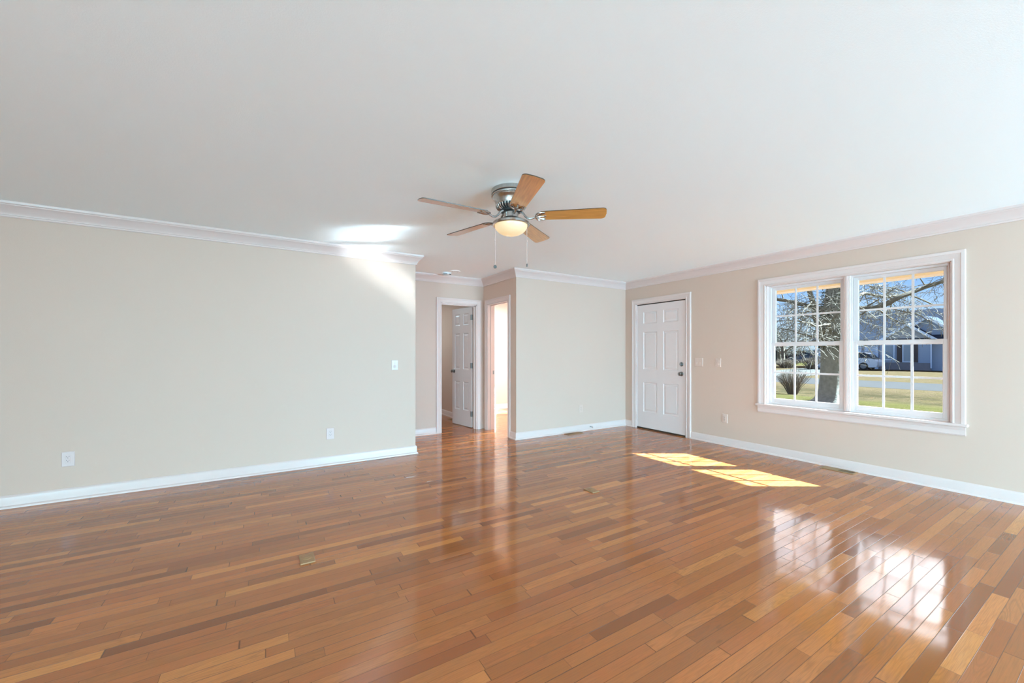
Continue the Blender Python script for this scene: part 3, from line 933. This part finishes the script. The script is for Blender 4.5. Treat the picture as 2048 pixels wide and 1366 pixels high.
# ------------------------------------------------------------------ outside
simple('soffit_wood', (0.500, 0.360, 0.230), 0.6, var=0.06, scale=3, Specular_IOR_Level=0.0)
simple('fascia_cream', (0.520, 0.450, 0.360), 0.5, Specular_IOR_Level=0.0)
simple('asphalt', (0.036, 0.033, 0.032), 0.9, var=0.12, scale=1.2, Specular_IOR_Level=0.0)
simple('concrete', (0.060, 0.057, 0.053), 0.9, var=0.1, scale=0.8, Specular_IOR_Level=0.0)
simple('bark', (0.208, 0.192, 0.163), 0.95, var=0.45, scale=9, bump=0.01, bscale=14, Specular_IOR_Level=0.0)
simple('limb_bark', (0.137, 0.115, 0.090), 0.95, var=0.3, scale=7, Specular_IOR_Level=0.0)
simple('twig', (0.182, 0.160, 0.132), 0.9, var=0.2, scale=3, Specular_IOR_Level=0.0)
simple('pale_twig', (0.153, 0.144, 0.130), 0.9, Specular_IOR_Level=0.0)
simple('shrub_twig', (0.115, 0.089, 0.069), 0.9, var=0.25, scale=4, Specular_IOR_Level=0.0)
simple('ivy_leaf', (0.030, 0.038, 0.016), 0.6, Specular_IOR_Level=0.0)
simple('shingle', (0.036, 0.043, 0.060), 0.85, var=0.12, scale=2.0, Specular_IOR_Level=0.0)
simple('siding', (0.372, 0.449, 0.558), 0.7, var=0.03, scale=2, Specular_IOR_Level=0.0)
simple('house_brick', (0.255, 0.240, 0.255), 0.85, var=0.12, scale=9, Specular_IOR_Level=0.0)
simple('gable_siding', (0.429, 0.442, 0.455), 0.7, Specular_IOR_Level=0.0)
simple('house_trim', (0.714, 0.799, 0.918), 0.5)
simple('shutter_dark', (0.055, 0.040, 0.040), 0.6)
simple('house_glass', (0.280, 0.350, 0.406), 0.12)
simple('garage_white', (0.560, 0.658, 0.784), 0.6)
simple('car_white', (0.625, 0.663, 0.725), 0.3)
simple('car_dark', (0.035, 0.045, 0.075), 0.25)
simple('car_glass', (0.02, 0.025, 0.03), 0.08)
simple('tyre', (0.02, 0.02, 0.02), 0.8)
simple('wheel_rim', (0.20, 0.21, 0.22), 0.35)
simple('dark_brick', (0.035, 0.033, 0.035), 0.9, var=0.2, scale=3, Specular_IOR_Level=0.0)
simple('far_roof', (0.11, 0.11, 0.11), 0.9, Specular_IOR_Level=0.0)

def lawn_mat():
    t = NT('lawn')
    P = t.obj(); v = t.sep(P)
    n1 = t.noise(P, 0.35, 4.0); n2 = t.noise(P, 2.6, 5.0, 0.65); n3 = t.noise(P, 16.0, 4.0, 0.7)
    green = t.mix(n2, (0.0299, 0.0277, 0.0087), (0.0645, 0.0532, 0.0189))
    tan = t.mix(n2, (0.0426, 0.0265, 0.0144), (0.0827, 0.0564, 0.0341))
    x = t.math('ADD', v[0], t.math('MULTIPLY', t.math('SUBTRACT', n1, 0.5), 5.0))
    a = t.range(x, 17.0, 20.5, 0.0, 1.0, True)
    b = t.range(v[0], 52.0, 55.0, 1.0, 0.0, True)
    f = t.math('MULTIPLY', t.math('MULTIPLY', a, b), t.range(n2, 0.25, 0.6, 0.55, 1.0))
    f = t.math('MAXIMUM', f, t.math('MULTIPLY', t.range(n2, 0.50, 0.68, 0.0, 1.0), 0.55))
    c = t.mix(f, green, tan)
    n4 = t.noise(P, 1.1, 6.0, 0.7)
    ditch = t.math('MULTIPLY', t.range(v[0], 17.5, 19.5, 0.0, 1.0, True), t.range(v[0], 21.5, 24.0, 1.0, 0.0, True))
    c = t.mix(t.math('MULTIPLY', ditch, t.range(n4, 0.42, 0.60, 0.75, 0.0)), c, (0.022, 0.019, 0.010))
    c = t.mix(t.range(n4, 0.55, 0.70, 0.0, 0.5), c, green)
    c = t.mix(t.range(n3, 0.30, 0.62, 0.55, 0.0), c, (0.018, 0.017, 0.008))
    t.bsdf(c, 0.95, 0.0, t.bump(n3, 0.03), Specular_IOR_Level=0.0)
    M['lawn'] = t.m
lawn_mat()

def gz(x):
    if x < 30: z = -0.45
    elif x < 41: z = -0.45 + 0.25 * (x - 30) / 11
    else: z = -0.20
    if 17 < x < 24: z -= 0.13 * math.sin((x - 17) / 7 * math.pi) ** 2
    return z
b = MB()
xs = [5.38 + i * 0.7 for i in range(60)] + [50, 60, 75, 100, 150, 220]
ys = [-90, -40, -20, -10, -5, 0, 5, 10, 15, 20, 30, 45, 70, 110, 170]
for i in range(len(xs)):
    for j in range(len(ys)):
        b.v.append((xs[i], ys[j], gz(xs[i])))
for i in range(len(xs) - 1):
    for j in range(len(ys) - 1):
        q = i * len(ys) + j
        b.f.append((q, q + len(ys), q + len(ys) + 1, q + 1))
struct(b.build('lawn', 'lawn'))
b = MB()
prev = None
RX = [25.3, 26.4, 29.8, 30.9]
for i in range(3):
    z0, z1 = gz(RX[i]) + (0.012 if i else 0.004), gz(RX[i + 1]) + (0.012 if i < 2 else 0.004)
    b.add([(RX[i], -90, z0), (RX[i + 1], -90, z1), (RX[i + 1], 170, z1), (RX[i], 170, z0)], [(0, 1, 2, 3)])
struct(b.build('road', 'asphalt'))
b = MB()
XD = [30.9, 33, 36, 39, 41, 45.9]
for i in range(5):
    b.add([(XD[i], 13.1, gz(XD[i]) + 0.015), (XD[i + 1], 13.1, gz(XD[i + 1]) + 0.015), (XD[i + 1], 17.5, gz(XD[i + 1]) + 0.015), (XD[i], 17.5, gz(XD[i]) + 0.015)], [(0, 1, 2, 3)])
struct(b.build('driveway', 'concrete'))

# porch eave over the window
b = MB()
b.box(5.38, 6.67, -3.2, 5.55, 2.166, 2.215)
for i in range(9):
    y = -3.0 + i * 1.05
    b.box(5.38, 6.67, y, y + 0.006, 2.162, 2.166)
b.box(5.38, 6.42, 5.55, 9.0, 2.190, 2.215)
ps = struct(b.build('porch_soffit', 'soffit_wood'))
b = MB().box(6.67, 6.70, -3.2, 5.55, 2.140, 2.36); b.box(6.42, 6.45, 5.55, 9.0, 2.172, 2.36)
b.build('fascia', 'fascia_cream', ps)
b = MB()
b.add([(5.38, -3.2, 2.9), (6.80, -3.2, 2.36), (6.80, 9.0, 2.36), (5.38, 9.0, 2.9), (5.38, -3.2, 2.94), (6.80, -3.2, 2.40), (6.80, 9.0, 2.40), (5.38, 9.0, 2.94)],
      [(0, 1, 2, 3), (4, 5, 6, 7), (0, 1, 5, 4), (1, 2, 6, 5), (2, 3, 7, 6), (3, 0, 4, 7)])
b.build('roof', 'shingle', ps)

# -------- trees
def grow(bm_, tw, p, d, ln, r, level, rng, droop=0.0, maxlev=3, twr=0.006):
    """a curved limb with side limbs; thin ones go into the twig mesh"""
    n = max(3, int(ln / 0.35)) if level < 2 else 3
    pts = [p.copy()]; dd = d.normalized()
    for i in range(n):
        j = Vector((rng.uniform(-1, 1), rng.uniform(-1, 1), rng.uniform(-1, 1))) * (0.16 + 0.10 * level)
        dd = (dd + j + Vector((0, 0, -droop * (i + 1) / n))).normalized()
        pts.append(pts[-1] + dd * (ln / n))
    rad = [max(twr, r * (1 - 0.72 * i / n)) for i in range(n + 1)]
    (bm_ if level < 2 else tw).tube(pts, rad, (7, 5, 3, 3, 3)[min(level, 4)], cap=False)
    if level >= maxlev: return
    k = {0: 7, 1: 7, 2: 5, 3: 4}[level]
    for _ in range(k):
        t = rng.uniform(0.25, 1.0)
        i = min(n - 1, int(t * n)); q = pts[i].lerp(pts[i + 1], t * n - i)
        ax = (pts[i + 1] - pts[i]).normalized()
        side = Vector((rng.uniform(-1, 1), rng.uniform(-1, 1), rng.uniform(-0.7, 0.8)))
        nd = (ax * 0.55 + side.normalized()).normalized()
        grow(bm_, tw, q, nd, ln * rng.uniform(0.34, 0.6), max(twr, rad[i] * rng.uniform(0.35, 0.55)), level + 1, rng, droop + 0.10, maxlev, twr)

def bare_tree(label, x, y, h, r, seed, limbs=6, group='bare trees across the street', tm='pale_twig', maxlev=3, twr=0.011):
    rng = random.Random(seed)
    z = gz(x)
    root = empty('bare_tree', (x, y, z)); tag(root, label, 'tree', group)
    tr, br, tw = MB(), MB(), MB()
    top = Vector((rng.uniform(-0.3, 0.3), rng.uniform(-0.3, 0.3), h * 0.45))
    tr.tube([(0, 0, -0.05), (0, 0, h * 0.06), tuple(top * 0.5), tuple(top)], [r * 1.5, r, r * 0.85, r * 0.6], 10)
    for i in range(limbs):
        a = 2 * math.pi * i / limbs + rng.uniform(-0.4, 0.4)
        d = Vector((math.cos(a), math.sin(a), rng.uniform(0.5, 1.4)))
        grow(br, tw, top * rng.uniform(0.45, 1.0), d, h * rng.uniform(0.42, 0.6), r * 0.5, 0, rng, 0.02, maxlev, twr)
    tr.build('trunk', 'limb_bark', root, smooth=True)
    br.build('branches', 'limb_bark', root, smooth=True)['kind'] = 'stuff'
    tw.build('twigs', tm, root, recalc=False)['kind'] = 'stuff'
    return root

# the big old tree in our own front yard
TX, TY, TZ = 16.75, 6.05, -0.45
big = empty('yard_tree', (TX, TY, TZ))
tag(big, 'big bare old tree with ivy on its thick trunk, in the near lawn', 'tree')
RV = Vector((0.8526, -0.5225, 0)); FV = Vector((0.5225, 0.8526, 0))
def tp(off, z, dep=0.0):
    return RV * off + FV * dep + Vector((0, 0, z - TZ))
rng = random.Random(5)
b = MB()
n = 22
lev = [(-0.5, 0.62, 0), (-0.36, 0.46, 0), (-0.15, 0.37, 0), (0.2, 0.325, 0), (0.9, 0.30, 0.01), (1.6, 0.32, 0.03), (2.2, 0.36, 0.06), (2.9, 0.31, 0.12), (3.8, 0.27, 0.22), (5.0, 0.23, 0.30), (6.5, 0.17, 0.30), (8.2, 0.09, 0.45)]
for z, r, o in lev:
    for k in range(n):
        a = 2 * math.pi * k / n
        f = 1 + (0.20 * math.cos(5 * a + 0.6) * max(0, (0.1 - z)) * 1.6) + 0.03 * math.sin(7 * a + z * 3)
        c = tp(o, z)
        b.v.append((c.x + r * f * math.cos(a), c.y + r * f * math.sin(a), c.z))
for i in range(len(lev) - 1):
    for k in range(n):
        m = (k + 1) % n
        b.f.append((i * n + k, i * n + m, (i + 1) * n + m, (i + 1) * n + k))
b.build('trunk', 'bark', big, smooth=True, angle=180)
tw = MB()
limbs = [
    ([tp(-0.10, 1.35), tp(-0.42, 1.75, -0.1), tp(-0.62, 2.35, -0.2), tp(-0.90, 3.05, -0.3), tp(-1.15, 3.9, -0.4), tp(-1.7, 5.0, -0.6)], 0.135),
    ([tp(0.05, 2.2), tp(0.55, 2.75, -0.3), tp(1.15, 2.75, -0.5), tp(1.62, 3.02, -0.6), tp(2.4, 3.35, -0.6), tp(3.3, 3.65, -0.6), tp(4.4, 4.05, -0.6), tp(6.0, 4.5, -0.6)], 0.115),
    ([tp(0.15, 3.0), tp(0.9, 3.15, 0.4), tp(1.8, 3.45, 0.7), tp(2.7, 3.28, 0.8), tp(3.6, 3.42, 0.9), tp(4.6, 3.05, 1.0)], 0.075),
    ([tp(0.15, 2.4), tp(0.45, 3.0, 0.2), tp(0.75, 3.9, 0.3), tp(1.2, 5.0, 0.3), tp(1.6, 6.4, 0.2)], 0.14),
    ([tp(-0.05, 2.6), tp(-0.8, 3.1, 0.6), tp(-1.8, 3.3, 1.0), tp(-2.8, 3.25, 1.3), tp(-3.8, 3.4, 1.5)], 0.08),
    ([tp(0.0, 1.9), tp(-0.7, 2.2, -0.8), tp(-1.5, 2.1, -1.3), tp(-2.4, 2.3, -1.6)], 0.05),
    ([tp(0.2, 4.4), tp(1.3, 5.2, -0.8), tp(2.9, 5.6, -1.5), tp(4.6, 5.5, -2.0)], 0.09),
    ([tp(0.2, 4.8), tp(-0.9, 5.6, -1.0), tp(-2.6, 6.2, -1.6), tp(-4.2, 6.0, -2.0)], 0.09),
    ([tp(0.25, 5.5), tp(0.9, 6.8, 1.0), tp(1.8, 8.0, 1.8), tp(2.6, 9.2, 2.0)], 0.09),
]
for pts, r in limbs:
    lb = MB()
    # smooth the hand-set points and rough them up a little
    P = []
    for i in range(len(pts) - 1):
        for q in range(3):
            P.append(pts[i].lerp(pts[i + 1], q / 3) + Vector((rng.uniform(-1, 1), rng.uniform(-1, 1), rng.uniform(-1, 1))) * 0.025)
    P.append(pts[-1])
    m = len(P)
    rad = [r * (1 - 0.70 * i / (m - 1)) for i in range(m)]
    lb.tube([tuple(p) for p in P], rad, 9)
    for _ in range(int(3 + 0.85 * m)):
        i = rng.randrange(2, m - 1)
        ax = (P[i + 1] - P[i]).normalized()
        side = Vector((rng.uniform(-1, 1), rng.uniform(-1, 1), rng.uniform(-0.9, 0.7)))
        d = (ax * 0.5 + side.normalized()).normalized()
        grow(lb, tw, P[i], d, rng.uniform(0.7, 1.9), max(0.010, rad[i] * rng.uniform(0.2, 0.36)), 1, rng, 0.16, 3, 0.0055)
    lb.build('limb', 'limb_bark', big, smooth=True)
# water shoots from the trunk
for _ in range(30):
    z = rng.uniform(1.3, 4.2); a = rng.uniform(0, 6.28)
    p = tp(0.05, z) + Vector((math.cos(a), math.sin(a), 0)) * 0.28
    grow(tw, tw, p, Vector((math.cos(a), math.sin(a), rng.uniform(-0.2, 0.9))), rng.uniform(0.5, 1.3), 0.011, 2, rng, 0.12, 3, 0.0055)
o = tw.build('twigs', 'twig', big, recalc=False); o['kind'] = 'stuff'
b = MB()
for _ in range(2600):
    z = rng.uniform(1.35, 4.6); a = rng.uniform(0, 6.28)
    rr = 0.34 + rng.uniform(0, 0.09)
    c = tp(0.04 + 0.06 * (z - 1.3), z) + Vector((math.cos(a), math.sin(a), 0)) * rr
    u = Vector((rng.uniform(-1, 1), rng.uniform(-1, 1), rng.uniform(-1, 1))).normalized()
    w = u.orthogonal().normalized(); s = rng.uniform(0.018, 0.035)
    b.add([c - u * s, c + w * s * 0.8, c + u * s, c - w * s * 0.8], [(0, 1, 2, 3)])
o = b.build('ivy', 'ivy_leaf', big, recalc=False); o['kind'] = 'stuff'; o['label'] = 'dark green ivy leaves'

# bare multi-stemmed shrub on the lawn
def bare_shrub(label, x, y, h, spread, count, seed, rad=0.006, mat='shrub_twig'):
    rng = random.Random(seed)
    root = empty('bare_shrub', (x, y, gz(x))); tag(root, label, 'shrub', 'leafless shrubs')
    b = MB()
    for _ in range(count):
        a = rng.uniform(0, 6.28); q = math.sqrt(rng.random())
        dx, dy = math.cos(a) * q, math.sin(a) * q
        hh = h * rng.uniform(0.75, 1.08) * (1 - 0.18 * q * q)
        p0 = Vector((dx * spread * 0.22, dy * spread * 0.22, -0.02))
        p1 = Vector((dx * spread * 0.5, dy * spread * 0.5, hh * 0.45))
        p2 = Vector((dx * spread, dy * spread, hh)) + Vector((rng.uniform(-1, 1), rng.uniform(-1, 1), 0)) * 0.05
        b.tube([p0, p1, p2], [rad * 1.4, rad, rad * 0.55], 4, cap=False)
        for _ in range(3):
            t = rng.uniform(0.2, 0.9); p = p1.lerp(p2, t)
            e = p + Vector((rng.uniform(-1, 1) * 0.10, rng.uniform(-1, 1) * 0.10, rng.uniform(0.1, 0.28)))
            b.tube([p, e], [rad * 0.6, rad * 0.45], 3, cap=False)
    b.build('stems', mat, root, recalc=False)['kind'] = 'stuff'
    return root
bare_shrub('vase-shaped leafless shrub on the lawn left of the big trunk', 19.3, 8.35, 1.02, 0.68, 190, 3)
bare_shrub('low tangled brush across the street beyond the vase-shaped shrub', 42.5, 18.9, 0.8, 1.3, 160, 8, 0.012)
bare_shrub('small brushy clump across the street just left of the big trunk', 41.0, 16.3, 1.0, 0.9, 110, 9, 0.012)

bare_tree('small forked bare tree on the far green lawn, at the window left', 57.0, 26.2, 5.2, 0.26, 11, limbs=7)
bare_tree('slim bare tree across the street beside the tangled brush', 51.0, 23.0, 6.0, 0.20, 12, limbs=6)
k = 0
for x, y, h in ((92, 40, 9.5), (97, 27, 9), (112, 58, 11), (90, 51, 9), (116, 42, 11), (80, 61, 8)):
    k += 1
    bare_tree(['bare background tree behind the dark house, by its left end', 'bare background tree behind the dark house, near its middle', 'tall bare background tree at the far left of the view',
               'bare background tree left of the dark house', 'tall bare background tree farthest behind the dark house', 'low bare background tree at the left window edge'][k - 1],
              x, y, h, 0.3, 30 + k, limbs=7, group='bare trees on the skyline', twr=0.022)

# -------- house across the street
hs = empty('house', (46, 10, -0.2))
tag(hs, 'blue-grey house with white-trimmed gables across the street', 'house')
HZ = -0.2
def hb(x0, x1, y0, y1, z0, z1): return MB().box(x0 - 46, x1 - 46, y0 - 10, y1 - 10, z0 - HZ, z1 - HZ)
hb(46.4, 56.0, 0.5, 17.8, HZ, 2.35).build('wall', 'siding', hs)
hb(46.0, 46.5, 9.86, 13.05, HZ, 2.35).build('gable_wall', 'siding', hs)
hb(45.96, 46.0, 9.84, 13.07, HZ, 0.42).build('brick_base', 'house_brick', hs)
def roof(nm, pts, mat='shingle', th=0.12):
    b = MB()
    q = [(x - 46, y - 10, z - HZ) for x, y, z in pts]
    n = len(q)
    b.add(q + [(x, y, z + th) for x, y, z in q], [tuple(range(n)), tuple(range(n, 2 * n))] + [(i, (i + 1) % n, n + (i + 1) % n, n + i) for i in range(n)])
    return b.build(nm, mat, hs)
roof('roof', [(45.9, 0.2, 2.30), (45.9, 18.2, 2.30), (51.2, 18.2, 5.12), (51.2, 0.2, 5.12)])
roof('rear_roof', [(51.2, 0.2, 5.12), (51.2, 18.2, 5.12), (56.4, 18.2, 2.30), (56.4, 0.2, 2.30)])
def gable(yc, zp, hw, xe, xb, mat):
    ze = 2.32
    roof('gable_roof', [(xe, yc, zp), (xe, yc - hw, ze), (xb, yc - hw, ze), (xb, yc, zp)])
    roof('gable_roof', [(xe, yc, zp), (xe, yc + hw, ze), (xb, yc + hw, ze), (xb, yc, zp)])
    b = MB()
    x = xe + 0.25 - 46
    b.add([(x, yc - hw - 10, ze - HZ), (x, yc + hw - 10, ze - HZ), (x, yc - 10, zp - HZ), (x + 0.1, yc - hw - 10, ze - HZ), (x + 0.1, yc + hw - 10, ze - HZ), (x + 0.1, yc - 10, zp - HZ)],
          [(0, 1, 2), (3, 4, 5), (0, 1, 4, 3), (1, 2, 5, 4), (2, 0, 3, 5)])
    b.build('gable_face', mat, hs)
    for s in (-1, 1):
        roof('rake_board', [(xe - 0.03, yc, zp - 0.14), (xe - 0.03, yc + s * (hw + 0.08), ze - 0.20), (xe + 0.02, yc + s * (hw + 0.08), ze - 0.20), (xe + 0.02, yc, zp - 0.14)], 'house_trim', 0.24)
gable(11.25, 3.66, 1.75, 45.75, 48.6, 'gable_siding')
gable(10.20, 4.20, 2.35, 46.25, 49.6, 'siding')
def hwin(y0, y1, z0, z1, shut=True, mid=True):
    f = MB()
    rect_frame(f, y0 - 10, y1 - 10, z0 - HZ, z1 - HZ, 0.07, 0.07, 0.08, 0.07, -0.10, -0.01)
    w = f.build('window', 'house_trim', hs)
    hb(45.94, 45.96, y0 + 0.07, y1 - 0.07, z0 + 0.08, z1 - 0.07).build('pane', 'house_glass', w)
    if shut:
        for (a, c) in ((y1 + 0.02, y1 + 0.36), (y0 - 0.36, y0 - 0.02)):
            hb(45.94, 46.0, a, c, z0, z1).build('shutter', 'shutter_dark', w)
hwin(10.98, 11.56, 0.45, 1.98)
hwin(12.05, 12.72, 0.62, 1.98, shut=False)
hb(45.92, 46.0, 9.80, 9.88, 0.0, 2.25).build('downspout', 'house_trim', hs)
hb(46.30, 46.40, 13.3, 14.1, HZ, 1.75).build('garage_door', 'garage_white', hs)
hb(46.30, 46.40, 14.5, 17.2, HZ, 1.75).build('garage_door', 'garage_white', hs)
b = MB()
for y in (13.3, 14.1, 14.5, 17.2):
    b = hb(46.26, 46.40, y - 0.08, y + 0.08, HZ, 1.9)
    b.build('garage_post', 'house_trim', hs)

# -------- cars
def car(label, paint, x, y, ln, z, kind='hatch', flip=1):
    root = empty('car', (x, y, z)); tag(root, label, 'car', 'parked cars')
    w = 0.86
    low = [(0.02, 0.28), (0.0, 0.45), (0.03, 0.68), (0.12, 0.86), (0.40, 0.93), (1.2, 0.98), (3.1, 0.95), (3.9, 0.84), (4.25, 0.70), (4.35, 0.48), (4.30, 0.28)]
    top = [(0.20, 0.90), (0.55, 1.30), (0.85, 1.43), (1.6, 1.49), (2.2, 1.44), (2.7, 1.26), (3.25, 0.94)]
    def ex(prof, w0, w1):
        b = MB(); n = len(prof)
        zs = [q[1] for q in prof]; zlo, zhi = min(zs), max(zs)
        for s in (-1, 1):
            for yy, zz_ in prof:
                f = (zz_ - zlo) / (zhi - zlo)
                b.v.append((s * (w0 + (w1 - w0) * f), (yy - 2.17) * flip, zz_))
        b.f += [tuple(range(n)), tuple(range(n, 2 * n))]
        b.f += [(i, (i + 1) % n, n + (i + 1) % n, n + i) for i in range(n)]
        return b
    ex(low, w, w * 0.93).build('body', paint, root, bevel=0.04, seg=2)
    ex(top, w * 0.90, w * 0.70).build('window_band', 'car_glass', root, bevel=0.02, seg=1)
    ex([(0.62, 1.33), (0.88, 1.445), (1.6, 1.505), (2.2, 1.455), (2.45, 1.37), (2.2, 1.40), (1.6, 1.45), (0.9, 1.39)], w * 0.735, w * 0.70).build('roof', paint, root)
    b = MB().box(-w - 0.005, w + 0.005, (1.2 - 2.17) * flip - 0.9 * 0, (1.2 - 2.17) * flip + 1.2 * flip, 0.60, 0.66)
    b.build('side_trim', 'car_glass', root)
    for yy in (0.82, 3.48):
        for s in (-1, 1):
            t = MB().lathe([(0.0, -0.10), (0.27, -0.10), (0.315, -0.07), (0.315, 0.07), (0.27, 0.10), (0.0, 0.10)], (0, 0, 0), 24, 'x')
            wh = t.build('wheel', 'tyre', root, smooth=True, angle=30, loc=(s * (w - 0.06), (yy - 2.17) * flip, 0.315))
            MB().lathe([(0, -0.115), (0.19, -0.115), (0.20, -0.10), (0.20, 0.10), (0.19, 0.115), (0, 0.115)], (0, 0, 0), 20, 'x').build('rim', 'wheel_rim', wh)
    return root
car('white hatchback parked in front of the blue-grey house', 'car_white', 43.2, 14.40, 4.3, gz(43) + 0.015)
car('dark car parked before the dark house, left of the big trunk', 'car_dark', 69.0, 28.0, 4.3, gz(69))

# -------- dark house far left
h2 = empty('house', (76, 31, -0.2))
tag(h2, 'long dark low house in shade behind the far green lawn', 'house')
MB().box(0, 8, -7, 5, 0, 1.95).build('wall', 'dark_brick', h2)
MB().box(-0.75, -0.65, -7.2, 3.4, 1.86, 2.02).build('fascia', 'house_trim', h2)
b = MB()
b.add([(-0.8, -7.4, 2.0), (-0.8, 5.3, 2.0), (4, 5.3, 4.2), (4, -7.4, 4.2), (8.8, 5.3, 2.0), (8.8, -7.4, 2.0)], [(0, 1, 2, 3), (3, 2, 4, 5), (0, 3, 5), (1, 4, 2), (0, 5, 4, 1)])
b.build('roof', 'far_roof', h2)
for y in (-4.5, -1.2):
    f = MB(); rect_frame(f, y, y + 1.0, 0.8, 1.8, 0.06, 0.06, 0.06, 0.06, -0.05, 0.02)
    w = f.build('window', 'house_trim', h2)
    MB().box(-0.02, 0.0, y + 0.06, y + 0.94, 0.86, 1.74).build('pane', 'house_glass', w)
